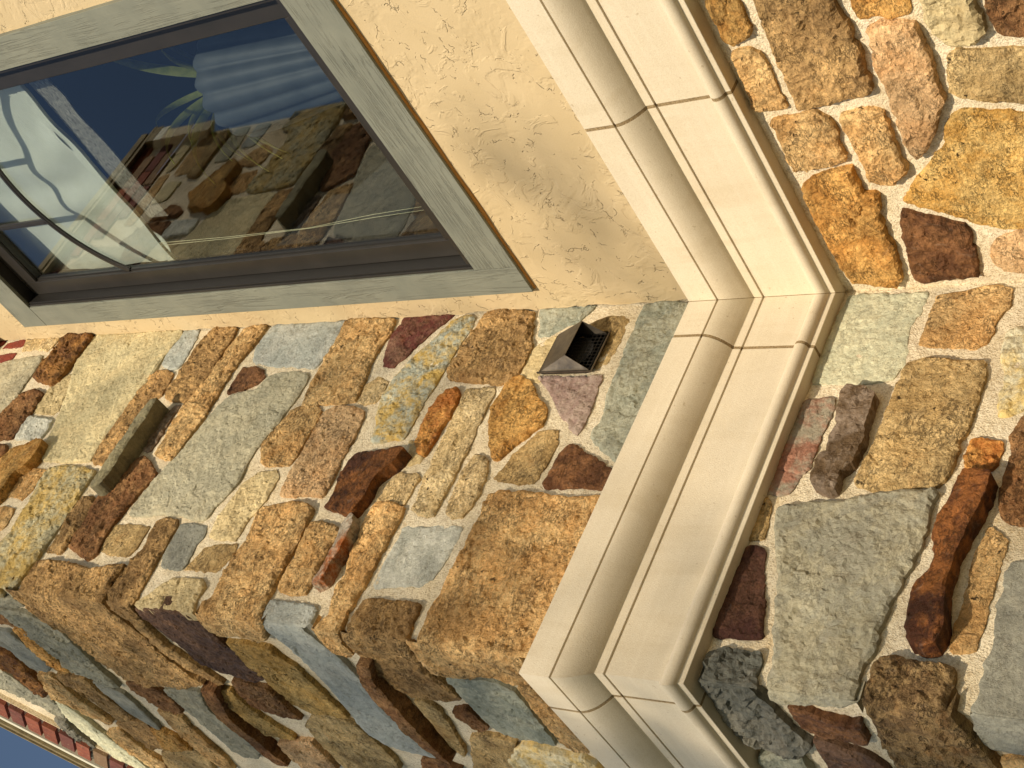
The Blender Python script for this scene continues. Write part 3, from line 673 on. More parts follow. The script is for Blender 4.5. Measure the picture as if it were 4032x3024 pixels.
S('B', T02, [(1250,-40),(1360,-120),(1440,-130),(1480,-90),(1440,0),(1390,90),(1290,140),(1210,240),(1150,330),(1060,470),(980,590),(890,690),(790,670),(840,560),(920,440),(1000,330),(1070,230),(1160,120)], 'tand', .014)
S('B', T01, [(770,1190),(790,1200),(760,1270),(700,1350),(620,1440),(560,1520),(500,1590),(430,1640),(330,1615),(270,1590),(310,1530),(380,1440),(460,1350),(530,1260),(620,1210),(700,1190)], 'rustd', .030)
S('B', T01, [(60,1460),(200,1430),(360,1415),(330,1480),(270,1570),(200,1660),(150,1750),(80,1840),(20,1900),(-80,1920),(-300,1950),(-260,1600),(-80,1500)], 'grey', .012)
S('B', T01, [(250,1230),(400,1190),(500,1200),(530,1220),(480,1300),(400,1370),(300,1350),(190,1370),(220,1290)], 'pale', .010)
S('B', T01, [(60,1310),(220,1255),(215,1310),(160,1340),(20,1345)], 'brick', .010, name='brick')
S('B', T01, [(-140,1270),(60,1262),(10,1320),(-160,1340)], 'brick', .010, name='brick')
S('B', T01, [(-140,1440),(60,1400),(140,1390),(100,1440),(0,1465),(-150,1480)], 'brick', .010, name='brick')
S('B', T01, [(-130,1540),(40,1515),(20,1550),(-140,1590)], 'brick', .010, name='brick')
S('B', T02, [(420,40),(520,-50),(620,-90),(600,10),(550,120),(500,230),(460,262),(280,245),(350,140)], 'khak', .009)
S('B', T02, [(200,70),(290,40),(360,70),(340,130),(280,220),(210,320),(150,400),(90,460),(0,465),(-120,470),(-120,290),(0,260),(60,200),(130,130)], 'brwn', .018)
S('B', T02, [(240,280),(330,285),(440,305),(400,390),(345,455),(250,460),(130,465),(170,390)], 'white', .016)
S('B', T02, [(100,540),(200,530),(300,470),(360,470),(330,530),(250,640),(180,710),(100,760),(30,870),(-60,980),(-200,1080),(-160,760),(0,640)], 'gold', .022, .050)
S('B', T02, [(-160,520),(60,530),(40,590),(-60,640),(-170,680)], 'brwn', .012)
S('B', T02, [(170,740),(290,730),(395,735),(330,810),(270,920),(180,995),(100,960),(30,970),(80,870),(130,790)], 'tan', .010)
Q(T02, [(430,720),(520,700),(650,710),(760,725),(805,745),(760,820),(690,930),(640,1030),(570,1120),(500,1230),(440,1320),(370,1420),(290,1530),(220,1610),(140,1720),(70,1780),(0,1790,1),(-150,1775,1),(-300,1760,1),(-220,1500),(-80,1440),(0,1370),(80,1280),(160,1150),(230,1030),(290,920),(360,800)],
  T03, [(0,130,1),(-150,115,1),(-300,100,1),(-260,170),(-60,190),(20,185)], 'olig', .016)
S('B', T02, [(-160,1080),(40,1060),(110,1080),(80,1160),(20,1240),(-160,1330)], 'tan', .010)
S('B', T02, [(720,970),(800,970),(790,1030),(740,1130),(690,1220),(620,1310),(560,1400),(520,1450),(390,1440),(450,1370),(520,1290),(540,1220),(600,1110),(660,1040)], 'tand', .016)
S('B', T02, [(970,1215),(1120,1215),(1290,1235),(1230,1320),(1170,1420),(1110,1480),(960,1470),(850,1440),(900,1340)], 'oliv', .008)
# --- wall C, over the band
S('C', T03, [(-60,300),(100,310),(230,340),(350,400),(480,470),(600,570),(680,650),(760,730),(850,820),(950,900),(1030,970),(900,960),(780,890),(620,830),(480,750),(380,640),(250,540),(150,440),(80,380)], 'blueg', .014)
S('C', T03, [(800,920),(940,970),(1060,1030),(1150,1110),(1240,1190),(1340,1290),(1380,1340),(1250,1270),(1120,1190),(1000,1090),(880,1000)], 'slate', .012)
S('C', T03, [(-80,340),(50,350),(150,440),(60,420),(-80,400)], 'brwn', .012)
S('C', T03, [(110,480),(190,470),(260,550),(350,620),(450,700),(530,780),(610,840),(560,845),(440,790),(330,700),(220,600),(150,520)], 'gold', .020)
S('C', T03, [(-100,470),(80,500),(200,600),(320,700),(420,790),(400,830),(280,810),(140,700),(50,620),(-100,560)], 'slate', .014)
S('C', T03, [(-100,640),(50,690),(140,740),(230,830),(300,900),(350,970),(390,1040),(300,1010),(190,910),(80,840),(-100,740)], 'rustd', .018)
S('C', T03, [(320,870),(420,870),(470,900),(560,980),(650,1060),(760,1130),(860,1200),(960,1270),(930,1285),(820,1240),(700,1180),(560,1110),(440,1060),(400,990)], 'tan', .016)
S('C', T03, [(480,870),(600,880),(720,900),(830,1000),(940,1080),(1050,1160),(1140,1230),(1040,1260),(920,1170),(780,1080),(640,980),(540,930)], 'tand', .014)
S('C', T03, [(480,1080),(560,1130),(640,1180),(720,1240),(820,1320),(920,1400),(1030,1480),(1140,1560),(1250,1659),(1300,1700),(1150,1700),(1000,1580),(870,1480),(740,1370),(620,1270),(540,1190)], 'green', .014)
S('C', T03, [(-100,830),(20,830),(120,900),(250,990),(350,1050),(440,1070),(530,1170),(540,1230),(400,1160),(250,1080),(120,1020),(-100,930)], 'blueg', .012)
S('C', T03, [(470,1240),(560,1270),(680,1380),(800,1470),(900,1560),(870,1590),(750,1520),(620,1400),(520,1310)], 'char', .016)  # dark stone standing in for a shadowed ledge
S('C', T03, [(870,1580),(940,1560),(990,1600),(960,1650),(880,1630)], 'teal', .014)
S('C', T03, [(920,1360),(1030,1340),(1120,1420),(1250,1520),(1400,1620),(1440,1680),(1300,1650),(1160,1560),(1040,1470)], 'tan', .014)
S('C', T03, [(1010,1290),(1130,1260),(1260,1290),(1300,1340),(1360,1430),(1400,1500),(1300,1490),(1180,1410),(1080,1340)], 'tand', .012)
S('C', T03, [(1290,1330),(1400,1360),(1500,1405),(1570,1460),(1640,1510),(1520,1510),(1410,1490),(1360,1420)], 'gold', .018)
S('C', T03, [(1090,930),(1200,930),(1300,960),(1400,1020),(1490,1090),(1560,1190),(1480,1180),(1340,1120),(1220,1040),(1150,990)], 'brwn', .014)
S('C', T03, [(1420,990),(1560,990),(1720,1010),(1740,1080),(1790,1160),(1880,1240),(1980,1310),(2100,1390),(2212,1430),(2260,1500),(2212,1580),(2100,1560),(1990,1500),(1880,1400),(1760,1290),(1640,1180),(1520,1080)], 'blueg', .010)
S('C', T03, [(1360,1180),(1470,1200),(1560,1240),(1640,1320),(1760,1430),(1850,1510),(1950,1600),(2020,1680),(1900,1650),(1760,1560),(1620,1440),(1480,1300)], 'tan', .014)
S('C', T03, [(1400,1530),(1560,1510),(1700,1520),(1800,1600),(1860,1700),(1700,1760),(1500,1700),(1420,1620)], 'oliv', .012)
S('C', T03, [(1740,1000),(1840,1010),(1880,1080),(1960,1220),(2060,1320),(2212,1430),(2330,1540),(2480,1640),(2400,1640),(2280,1570),(2150,1440),(2000,1330),(1870,1220),(1790,1110)], 'brwn', .040)
S('C', T03, [(1890,1005),(1980,1000),(2060,1080),(2150,1160),(2260,1240),(2400,1330),(2520,1400),(2540,1420),(2450,1410),(2300,1370),(2212,1320),(2080,1220),(1960,1110)], 'golo', .014)
S('C', T13, [(870,790),(960,800),(1000,930),(1100,1040),(1200,1150),(1320,1290),(1440,1420),(1560,1530),(1660,1630),(1600,1600),(1450,1500),(1330,1400),(1230,1300),(1130,1180),(1000,1060),(920,950)], 'brwn', .046)
S('C', T13, [(-250,590),(-120,600),(0,620),(100,640),(200,720),(330,800),(430,900),(540,1000),(640,1090),(720,1170),(790,1240),(680,1220),(540,1200),(420,1170),(280,1080),(150,960),(20,850),(-60,790),(-160,700)], 'golo', .012)
S('C', T13, [(-210,930),(-90,930),(0,975),(90,990),(170,1060),(260,1150),(380,1250),(280,1230),(150,1190),(0,1140),(-120,1060)], 'brwn', .016)
S('C', T13, [(490,1220),(620,1220),(760,1260),(860,1310),(960,1390),(1060,1480),(1150,1570),(1230,1680),(1000,1720),(800,1690),(700,1600),(600,1500),(500,1390),(440,1310),(470,1250)], 'oliv', .016)
S('C', T13, [(190,1460),(320,1440),(470,1450),(540,1530),(620,1600),(690,1680),(450,1700),(330,1600),(240,1530)], 'tanp', .016)
S('C', T13, [(1370,1080),(1480,1110),(1580,1180),(1650,1280),(1720,1400),(1780,1500),(1800,1570),(1700,1500),(1600,1380),(1500,1250),(1420,1160)], 'oliv', .010)
S('C', T13, [(1700,1180),(1800,1160),(1880,1220),(1950,1280),(2000,1330),(1930,1350),(1850,1300),(1770,1240)], 'brwn', .012)
S('C', T13, [(1640,885),(1800,905),(1950,915),(2100,945),(2220,1010),(2320,1130),(2420,1250),(2510,1380),(2580,1470),(2450,1440),(2330,1415),(2190,1385),(2090,1340),(1990,1270),(1900,1180),(1820,1090),(1740,1000)], 'teal', .010)
S('C', T13, [(1860,1410),(1990,1395),(2130,1430),(2230,1460),(2212,1690),(2000,1750),(1900,1700),(1880,1600)], 'oliv', .012)
S('C', T23, [(60,1490),(200,1490),(330,1530),(450,1580),(600,1590),(700,1640),(780,1720),(400,1790),(60,1720),(-20,1600)], 'paley', .014)
S('C', T23, [(50,965),(150,970),(260,1060),(330,1140),(400,1200),(500,1300),(600,1400),(700,1500),(640,1540),(520,1510),(420,1450),(370,1380),(290,1280),(200,1170),(120,1050)], 'tan', .014)
S('C', T13, [(1440,1600),(1560,1590),(1650,1645),(1760,1690),(1600,1740),(1440,1700)], 'brwn', .014)
S('C', T03, [(-60,200),(100,200),(190,260),(80,270),(-60,265)], 'blueg', .012)

for faces, key, p, pb, k in exec_stones: stone(faces, key, p, pb, **k)

RK = 4.80                                  # left rake of the bay's gable: z = x + RK; the right rake is z = 3.4 - x
XA = -.70
# ------------------------------------------------------------------ more stones round the traced ones, so that the walls go on past the picture
def fill(wall, u0, u1, v0, v1, keys, budget):
    rng = random.Random({'A': 11, 'B': 22, 'C': 33}[wall]+int(v0*10)); n = 0
    v = v0
    while v < v1 and n < budget:
        hgt = rng.uniform(.10, .20); u = u0-rng.uniform(0, .15)
        while u < u1 and n < budget:
            L = rng.uniform(.14, .38); gp = .016
            k0, k1 = max(u+gp, u0), min(u+L-gp, u1)
            u += L
            if k1-k0 < .06: continue
            b, tp = v+gp, v+hgt-gp
            j = lambda: rng.uniform(-.012, .012)
            poly = np.array([(k0+j(), b+j()), ((k0+k1)/2, b+j()), (k1+j(), b+j()), (k1+j(), (b+tp)/2), (k1+j(), tp+j()), ((k0+k1)/2, tp+j()), (k0+j(), tp+j())])
            poly[:, 0] = np.clip(poly[:, 0], u0+.004, u1-.004)
            P3 = place(wall, poly[:, 0], poly[:, 1], np.zeros(len(poly)))
            c3 = (CAM_R @ (P3-CAM_P).T).T
            px = 2016+CAM_F*c3[:, 0]/c3[:, 2]; py = 1512+CAM_F*c3[:, 1]/c3[:, 2]
            if ((px > -30) & (px < 4062) & (py > -30) & (py < 3054)).any(): continue
            pd = np.concatenate([poly, (poly+np.roll(poly, -1, 0))/2])
            if any(inside(pd, q).any() or (seg_dist(q, poly).min() < .012) or inside(q, poly).any() for q in OUT[wall]): continue
            if wall == 'C' and (tp > min(k0+RK, 3.4-k1)-.55): continue
            if wall != 'A' and (tp > -.48 and b < -.07): continue
            stone([(wall, None, poly)], rng.choice(keys), rng.uniform(.008, .022), step=.016); n += 1
        v += hgt
KEYS = ['tan', 'tan', 'tand', 'pale', 'gold', 'grey', 'sage', 'blue', 'khak', 'brwn', 'oliv', 'dark']
fill('A', .02, 1.6, -1.75, -.50, KEYS, 34)
fill('B', -YC+.02, -.02, -1.75, -1.0, KEYS, 18)
fill('C', -1.60, -.02, -1.75, 3.6, KEYS, 70)
fill('B', -YC+.02, -.02, 2.2, 3.02, KEYS, 24)

# ------------------------------------------------------------------ moulded cast-stone band (mitred sweep, separate blocks)
B_ = .09
PROF = [(-.03, -.090), (.0885, -.088), (.090, -.090), (.090, -.1715), (.0895, -.1722), (.0835, -.1724), (.0835, -.1778), (.0895, -.1780),
        (.0885, -.184), (.0855, -.194), (.0800, -.205), (.0720, -.216), (.0620, -.226), (.0520, -.234), (.0440, -.2395), (.0400, -.2410),
        (.0385, -.2425), (.0375, -.2640), (.0370, -.2648), (.0310, -.2650), (.0310, -.2706), (.0365, -.2708),
        (.0350, -.4120), (.0365, -.4140), (.0410, -.4155), (.0460, -.4190), (.0500, -.4245), (.0520, -.4310), (.0515, -.4375), (.0490, -.4435), (.0440, -.4485), (.0385, -.4510),
        (.0345, -.4520), (.0335, -.4530), (.0325, -.4655), (.0315, -.4665), (-.03, -.4665)]
PROF = [(o+.012 if o > 0 else o, z-.0105) for o, z in PROF]      # stands clear of the stones
def sweep(name, stations, prof, parent, mat):
    n = len(prof); vs, fs = [], []
    for st in stations:
        for (o, z) in prof:
            x, y = st(o); vs.append((x, y, z))
    for i in range(len(stations)-1):
        for j in range(n):
            k = (j+1) % n; fs.append((i*n+j, i*n+k, (i+1)*n+k, (i+1)*n+j))
    fs.append(tuple(range(n))); fs.append(tuple(reversed(range((len(stations)-1)*n, len(stations)*n))))
    bm = bmesh.new(); me = mesh_from(name, vs, fs); bm.from_mesh(me); bpy.data.meshes.remove(me)
    return bm_obj(name, bm, parent, mat, smooth=True)
sA = lambda x: (lambda o: (x, -o)); sB = lambda y: (lambda o: (o, y)); sC = lambda x: (lambda o: (x, -(YC+o)))
sO = lambda o: (o, -(YC+o))
band = part('moulded_band', 'cream cast stone band with ovolo and rounded lower bead')
GJ = .0050
sweep('band_block', [sA(2.3), sA(.697+GJ)], PROF, band, M['cast'])
sweep('band_block', [sA(.697-GJ), lambda o: (o+.0012, -o)], PROF, band, M['cast'])
sweep('band_block', [lambda o: (o, -o-.0012), sB(-.2235+GJ)], PROF, band, M['cast'])
sweep('band_block', [sB(-.2235-GJ), sO, sC(-.045+GJ)], PROF, band, M['cast'])
sweep('band_block', [sC(-.045-GJ), sC(-1.10+GJ)], PROF, band, M['cast'])
sweep('band_block', [sC(-1.10-GJ), sC(-1.62)], PROF, band, M['cast'])
JP = [(o-.0010 if o > 0 else o, z+(.001 if z < -.47 else -.001 if z > -.11 else 0)) for o, z in PROF]
sweep('joint_mortar', [sA(2.29), lambda o: (o, -o), sO, sC(-1.618)], JP, band, M['joint'])

# ------------------------------------------------------------------ stucco wall over the band
stw = part('stucco_wall', 'tan skip-trowelled stucco wall round the window')
def stucco():
    xs = sorted(set([round(v, 4) for v in list(np.arange(.0, 2.41, .02))]+[.15, 1.25])); zs = sorted(set([round(v, 4) for v in list(np.arange(-.12, 4.3, .02))]+[.53, 2.97]))
    X, Z = np.meshgrid(xs, zs); x, z = X.ravel(), Z.ravel()
    P = np.stack([x, np.zeros_like(x), z], -1)
    h = .0028*fbm(P, 7, 4, 91)
    # ragged trowelled edge where the stucco runs out against the stones
    P[:, 1] = -h-.004
    P[:, 0] = np.where(x < .001, .004+.010*np.abs(vnoise(np.stack([x, x, z], -1), 22, 5)), x)
    nx = len(xs); F = []
    for j in range(len(zs)-1):
        for i in range(nx-1):
            cx, cz = (xs[i]+xs[i+1])/2, (zs[j]+zs[j+1])/2
            if .15 < cx < 1.25 and .53 < cz < 2.97: continue
            F.append((j*nx+i, j*nx+i+1, (j+1)*nx+i+1, (j+1)*nx+i))
    return link('stucco_coat', mesh_from('stucco_coat', P, F), stw, M['stucco'], True)
stucco()
def sheet(name, pts, parent, mat): return link(name, mesh_from(name, pts, [tuple(range(len(pts)))]), parent, mat)
# return of the stucco edge and the wall body behind
box('wall_body', -.05, .14, .012, .10, -.40, 4.2, stw, M['stucco'])
box('wall_body', 1.26, 2.4, .012, .10, -.40, 4.2, stw, M['stucco'])
box('wall_body', .141, 1.259, .012, .10, -.40, .52, stw, M['stucco'])
box('wall_body', .141, 1.259, .012, .10, 2.98, 4.2, stw, M['stucco'])

# ------------------------------------------------------------------ window
win = part('window', 'tall window with bronze sash, arched grille and grey board surround')
box('trim_board', .098, .200, -.022, .008, .460, 2.8915, win, M['trim_z'], .0012)
box('trim_board', 1.192, 1.298, -.022, .008, .460, 2.8915, win, M['trim_z'], .0012)
box('trim_board', .098, 1.298, -.0225, .008, 2.893, 3.047, win, M['trim_x'], .0012)
box('trim_board', .2012, 1.1908, -.0215, .008, .460, .614, win, M['trim_x'], .0012)
def bounce_tint_caulk():
    n = 90; vs, fs = [], []
    for i in range(n+1):
        x = .10+1.196*i/n; q = np.array([[x, 0, 0]])
        a = .007+.004*vnoise(q, 14, 3)[0]; c = .010+.005*vnoise(q, 21, 9)[0]
        vs += [(x, -.014, .4605), (x, -.006-c*.4, .4605-a*.45), (x, .004, .4605-a), (x, .006, .4605)]
    for i in range(n):
        for j in range(4): fs.append((i*4+j, i*4+(j+1) % 4, (i+1)*4+(j+1) % 4, (i+1)*4+j))
    fs += [(0, 1, 2, 3), (n*4+3, n*4+2, n*4+1, n*4)]
    return link('bounce_tint_bead', mesh_from('bounce_tint_bead', vs, fs), win, M['bounce_tint_caulk'], True)
bounce_tint_caulk()
# outer frame (reveals), lip, sash
box('frame_jamb', .178, .216, -.010, .075, .60, 2.905, win, M['black'], .001)  # black instead of bronze: the unlit reveal is put into the colour
box('frame_jamb', 1.178, 1.214, -.010, .075, .60, 2.905, win, M['bronze'], .001)
box('frame_head', .2165, 1.1775, -.010, .075, 2.888, 2.93, win, M['black'], .001)  # painted black for the shade under the head
box('frame_sill', .2165, 1.1775, -.010, .075, .585, .640, win, M['bronze'], .001)
box('frame_lip', .2005, .2085, -.016, -.0105, .615, 2.892, win, M['bronze'], .0015)
sash = [('sash_stile', .2165, .2810, .0330, .072, .6405, 2.8875), ('sash_stile', 1.1010, 1.1775, .0330, .072, .6405, 2.8875),
        ('sash_rail', .2815, 1.1005, .0330, .072, 2.8040, 2.8875), ('sash_rail', .2815, 1.1005, .0330, .072, .6405, .7040)]
for nm, *q in sash: box(nm, *q, win, M['bronze'], .0025)
for nm, *q in [('glazing_bead', .2810, .2870, .0440, .058, .7045, 2.8035), ('glazing_bead', 1.0950, 1.1008, .0440, .058, .7045, 2.8035),
               ('glazing_bead', .2872, 1.0948, .0440, .058, 2.7985, 2.8037), ('glazing_bead', .2872, 1.0948, .0440, .058, .7043, .7095)]:
    box(nm, *q, win, M['black'])
box('glass_pane', .284, 1.098, .052, .0555, .7070, 2.8010, win, M['glass'])
def bar(name, pts, wd, y0, y1):
    bm = bmesh.new(); rows = []
    n = len(pts)
    for i, (x, z) in enumerate(pts):
        a = pts[max(0, i-1)]; b = pts[min(n-1, i+1)]; d = Vector((b[0]-a[0], b[1]-a[1])).normalized(); nx, nz = -d.y, d.x
        row = []
        for s, y in ((-.5, y1), (-.5, y0+.004), (-.28, y0+.003), (-.22, y0), (.22, y0), (.28, y0+.003), (.5, y0+.004), (.5, y1)):
            row.append(bm.verts.new((x+nx*wd*s, y, z+nz*wd*s)))
        rows.append(row)
    for i in range(n-1):
        for j in range(8): bm.faces.new((rows[i][j], rows[i][(j+1) % 8], rows[i+1][(j+1) % 8], rows[i+1][j]))
    bm.faces.new(rows[0]); bm.faces.new(rows[-1][::-1])
    return bm_obj(name, bm, win, M['bronze'])
RC, CX, CZ = .486, .69, 1.958
arc = [(CX+RC*math.sin(a), CZ+RC*math.cos(a)) for a in np.linspace(-math.asin(.408/RC), math.asin(.408/RC), 49)]
bar('arched_muntin', arc, .024, .0385, .0505)
for x in (.552, .828): bar('muntin', [(x, 2.7985), (x, CZ+math.sqrt(RC**2-(x-CX)**2)+.011)], .022, .0390, .0503)

# ------------------------------------------------------------------ dryer vent on the bay side
vent = part('vent_hood', 'small galvanised vent hood with wire screen on the stone')
y0, y1, z0, z1, xb = -.268, -.113, .186, .372, .016
bm = bmesh.new()
cyv, czv, rv = (y0+y1)/2+.004, .278, .056
# flange plate with a round opening
NV = 40
ring = [bm.verts.new((xb, cyv+rv*math.cos(2*math.pi*i/NV), czv+rv*math.sin(2*math.pi*i/NV))) for i in range(NV)]
outr = []
for i in range(NV):
    c_, s_ = math.cos(2*math.pi*i/NV), math.sin(2*math.pi*i/NV)
    k = 1/max(abs(c_)/((y1-y0)/2), abs(s_)/((z1-z0)/2)); outr.append(bm.verts.new((xb, min(y1, max(y0, (y0+y1)/2+c_*k)), (z0+z1)/2+s_*k)))
for i in range(NV):
    j = (i+1) % NV; bm.faces.new((ring[i], outr[i], outr[j], ring[j]))
bmesh.ops.solidify(bm, geom=bm.faces[:], thickness=.002)
bm_obj('flange', bm, vent, M['steel'])
bm = bmesh.new()
fy0, fy1, fx, fz = -.238, -.111, .060, .266
Tt = [bm.verts.new(v) for v in ((xb+.002, y0+.006, z1-.004), (xb+.002, y1-.006, z1-.004), (fx, fy1, fz), (fx, fy0, fz), (xb+.002, y0+.010, z0+.012), (xb+.002, y1-.010, z0+.012))]
bm.faces.new((Tt[0], Tt[1], Tt[2], Tt[3])); bm.faces.new((Tt[0], Tt[3], Tt[4])); bm.faces.new((Tt[1], Tt[5], Tt[2]))
bmesh.ops.recalc_face_normals(bm, faces=bm.faces[:]); bmesh.ops.solidify(bm, geom=bm.faces[:], thickness=.0014)
bm_obj('hood', bm, vent, M['steel'])
box('flange_lip', xb+.0022, xb+.009, y0+.0005, y0+.0025, z0+.001, z1-.001, vent, M['steel'])
box('flange_lip', xb+.0022, xb+.007, y0+.003, y1-.003, z0+.0005, z0+.0025, vent, M['steel'])
bm = bmesh.new()
for i in range(NV):
    j = (i+1) % NV
    a = [(xb-.001, cyv+rv*.99*math.cos(2*math.pi*k/NV), czv+rv*.99*math.sin(2*math.pi*k/NV)) for k in (i, j)]
    b = [(-.10, p[1], p[2]) for p in a]
    bm.faces.new([bm.verts.new(p) for p in (a[0], a[1], b[1], b[0])])
bm.faces.new([bm.verts.new((-.10, cyv+rv*math.cos(2*math.pi*i/NV), czv+rv*math.sin(2*math.pi*i/NV))) for i in range(NV)])
bm_obj('duct', bm, vent, M['duct'])
bm = bmesh.new()
bm_box(bm, .0105, .0130, cyv-rv*1.02, cyv+rv*1.02, czv-rv*1.02, czv+rv*1.02)
bm_obj('dark_mouth_panel', bm, vent, M['duct'])  # black panel standing in for the shaded inside of the duct
bm = bmesh.new()
for i in range(11):
    yy = y0+.016+i*(y1-y0-.032)/10; bm_box(bm, xb+.0030, xb+.0040, yy-.0005, yy+.0005, z0+.008, z1-.06)
for i in range(10):
    zz = z0+.012+i*.0135; bm_box(bm, xb+.0041, xb+.0050, y0+.012, y1-.012, zz-.0005, zz+.0005)
bm_obj('wire_screen', bm, vent, M['wire'])

# ------------------------------------------------------------------ brick gable rake above the shaded front
rake = part('brick_gable', 'red brick courses under the sloping eave of the bay')
PALB = [((146, 86, 68), (118, 68, 58)), ((120, 74, 66), (98, 62, 58)), ((164, 100, 78), (140, 82, 66)), ((126, 102, 80), (142, 116, 92))]
def brick(verts8, parent, i, shade_k=1.0):
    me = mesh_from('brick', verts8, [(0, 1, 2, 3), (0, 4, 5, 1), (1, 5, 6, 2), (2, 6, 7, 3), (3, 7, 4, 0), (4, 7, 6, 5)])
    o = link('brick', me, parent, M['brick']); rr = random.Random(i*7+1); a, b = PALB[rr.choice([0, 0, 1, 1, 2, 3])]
    for nm, c in (('tone_a', a), ('tone_b', b)): l = s2l(c); k = rr.uniform(.8, 1.15)*shade_k; o[nm] = [l[0]*k, l[1]*k, l[2]*k]
    return o
mir = lambda x: 2*XA-x
dirr = np.array([1, 1])/math.sqrt(2); per = np.array([1, -1])/math.sqrt(2)      # along the left rake (up right), inward (down right)
for side in (0, 1):
    for i in range(16):                    # soldier bricks square to the rake
        org = np.array([-1.72, -1.72+RK])+dirr*i*.080
        a = org+per*.095; q = [a, a+dirr*.064, a+dirr*.064+per*.215, a+per*.215]
        if max(p[0] for p in q) > XA-.005 or min(p[0] for p in q) < (-1.38 if side else -1.61): continue
        rr = random.Random(i+500+side*60); h = .030+rr.uniform(-.003, .003)
        f = [(x+rr.uniform(-.002, .002), -YC-h, z+rr.uniform(-.002, .002)) for x, z in q]; bk = [(x, -YC+.03, z) for x, z in q]
        if side: f = [(mir(x), y, z) for x, y, z in f][::-1]; bk = [(mir(x), y, z) for x, y, z in bk][::-1]
        brick(f+bk, rake, i+700+side*40)
for r_ in range(10):                       # level courses below, brick colour darkened to stand for their shade
    zc = 3.090+r_*.074; x = -1.60+(r_ % 2)*.11
    while x < -.25:
        if zc+.062 < min(x+RK, 3.4-(x+.205))-.45:
            rr = random.Random(int(x*1000)+r_*77); h = .016+rr.uniform(-.004, .005)
            jx = [rr.uniform(-.003, .003) for _ in range(8)]
            q = [(x+jx[0], zc+jx[1]), (x+.205+jx[2], zc+jx[3]), (x+.205+jx[4], zc+.062+jx[5]), (x+jx[6], zc+.062+jx[7])]
            if not any(inside(np.array(q+[(x+.1, zc+.03)]), u).any() for u in OUT['C']):
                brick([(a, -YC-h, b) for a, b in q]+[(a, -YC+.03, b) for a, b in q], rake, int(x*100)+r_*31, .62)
        x += .22
for r_ in range(5):                        # courses that finish the side of the bay under its eave
    zc = 3.035+r_*.072; y = -YC+.02+(r_ % 2)*.10
    while y < -.02:
        y2 = min(y+.20, -.012)
        if y2-y > .05:
            rr = random.Random(int(y*1000)+r_*55); h = .014+rr.uniform(-.003, .004)
            q = [(y, zc), (y2, zc), (y2, zc+.061), (y, zc+.061)]
            mid = np.array(q+[((y+y2)/2, zc+.03), ((y+y2)/2, zc), ((y+y2)/2, zc+.061)])
            if not any(inside(mid, u_).any() or inside(u_, np.array(q)).any() for u_ in OUT['B']): brick([(h, a, b) for a, b in q]+[(-.03, a, b) for a, b in q], rake, int(y*100)+r_*13+900)
        y += .212
FD = 0.0
roof = part('bay_roof', 'weathered sloping eave of the bay against the sky')
def rake_board(name, d0, d1, h0, h1, mat, side):
    # along one slope of the gable, butted at the apex
    def P_(x, d): return (x, x+RK-d*math.sqrt(2))
    xs = -1.45 if side else -1.66
    q = [P_(xs, d0), P_(XA, d0), P_(XA, d1), P_(xs, d1)]
    if side: q = [(mir(x), z) for x, z in q]
    v = [(x, -YC-h1, z) for x, z in q]+[(x, -YC-h0, z) for x, z in q]
    bm = bmesh.new(); me = mesh_from(name, v, [(0, 1, 2, 3), (0, 4, 5, 1), (1, 5, 6, 2), (2, 6, 7, 3), (3, 7, 4, 0), (4, 7, 6, 5)]); bm.from_mesh(me); bpy.data.meshes.remove(me)
    return bm_obj(name, bm, roof, mat)
for side in (0, 1):
    rake_board('fascia_board', FD+.012, FD+.046, -.05, .048, M['fascia'], side)
    rake_board('frieze_board', FD+.048, FD+.086, -.05, .036, M['white'], side)
    rake_board('joint_bed', FD+.0875, .318, -.05, .012, M['mortar'], side)
    rake_board('roof_slab', FD-.004, FD+.010, -2.4, .056, M['fascia'], side)
box('eave_board', -.02, .040, -YC-.03, -.01, 3.398, 3.440, roof, M['fascia'])
for ch in wall_c.children:                 # the mortar of the front ends at the two rakes
    if ch.name.startswith('mortar'):
        bm = bmesh.new(); bm.from_mesh(ch.data)
        for no, co in (((-1, 0, 1), (0, -YC, RK-.02)), ((1, 0, 1), (0, -YC, 3.38))):
            bmesh.ops.bisect_plane(bm, geom=bm.verts[:]+bm.edges[:]+bm.faces[:], plane_co=co, plane_no=no, clear_outer=True)
        bm.to_mesh(ch.data); bm.free()
box('wall_core', -1.60, -.13, -YC+.06, -.02, -2.0, 3.12, wall_c, M['mortar'])

# ------------------------------------------------------------------ the room behind the glass
room = part('room', 'dim room behind the window')
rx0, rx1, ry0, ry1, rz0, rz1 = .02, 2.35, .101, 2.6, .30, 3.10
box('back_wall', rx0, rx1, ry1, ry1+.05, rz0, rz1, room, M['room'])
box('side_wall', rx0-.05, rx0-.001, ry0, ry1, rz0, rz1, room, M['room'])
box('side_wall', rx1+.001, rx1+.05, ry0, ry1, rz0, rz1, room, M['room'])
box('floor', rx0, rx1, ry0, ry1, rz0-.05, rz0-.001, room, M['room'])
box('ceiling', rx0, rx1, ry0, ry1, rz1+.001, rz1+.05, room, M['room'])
box('window_stool', .16, 1.24, .101, .52, .66, .70, room, M['room'])

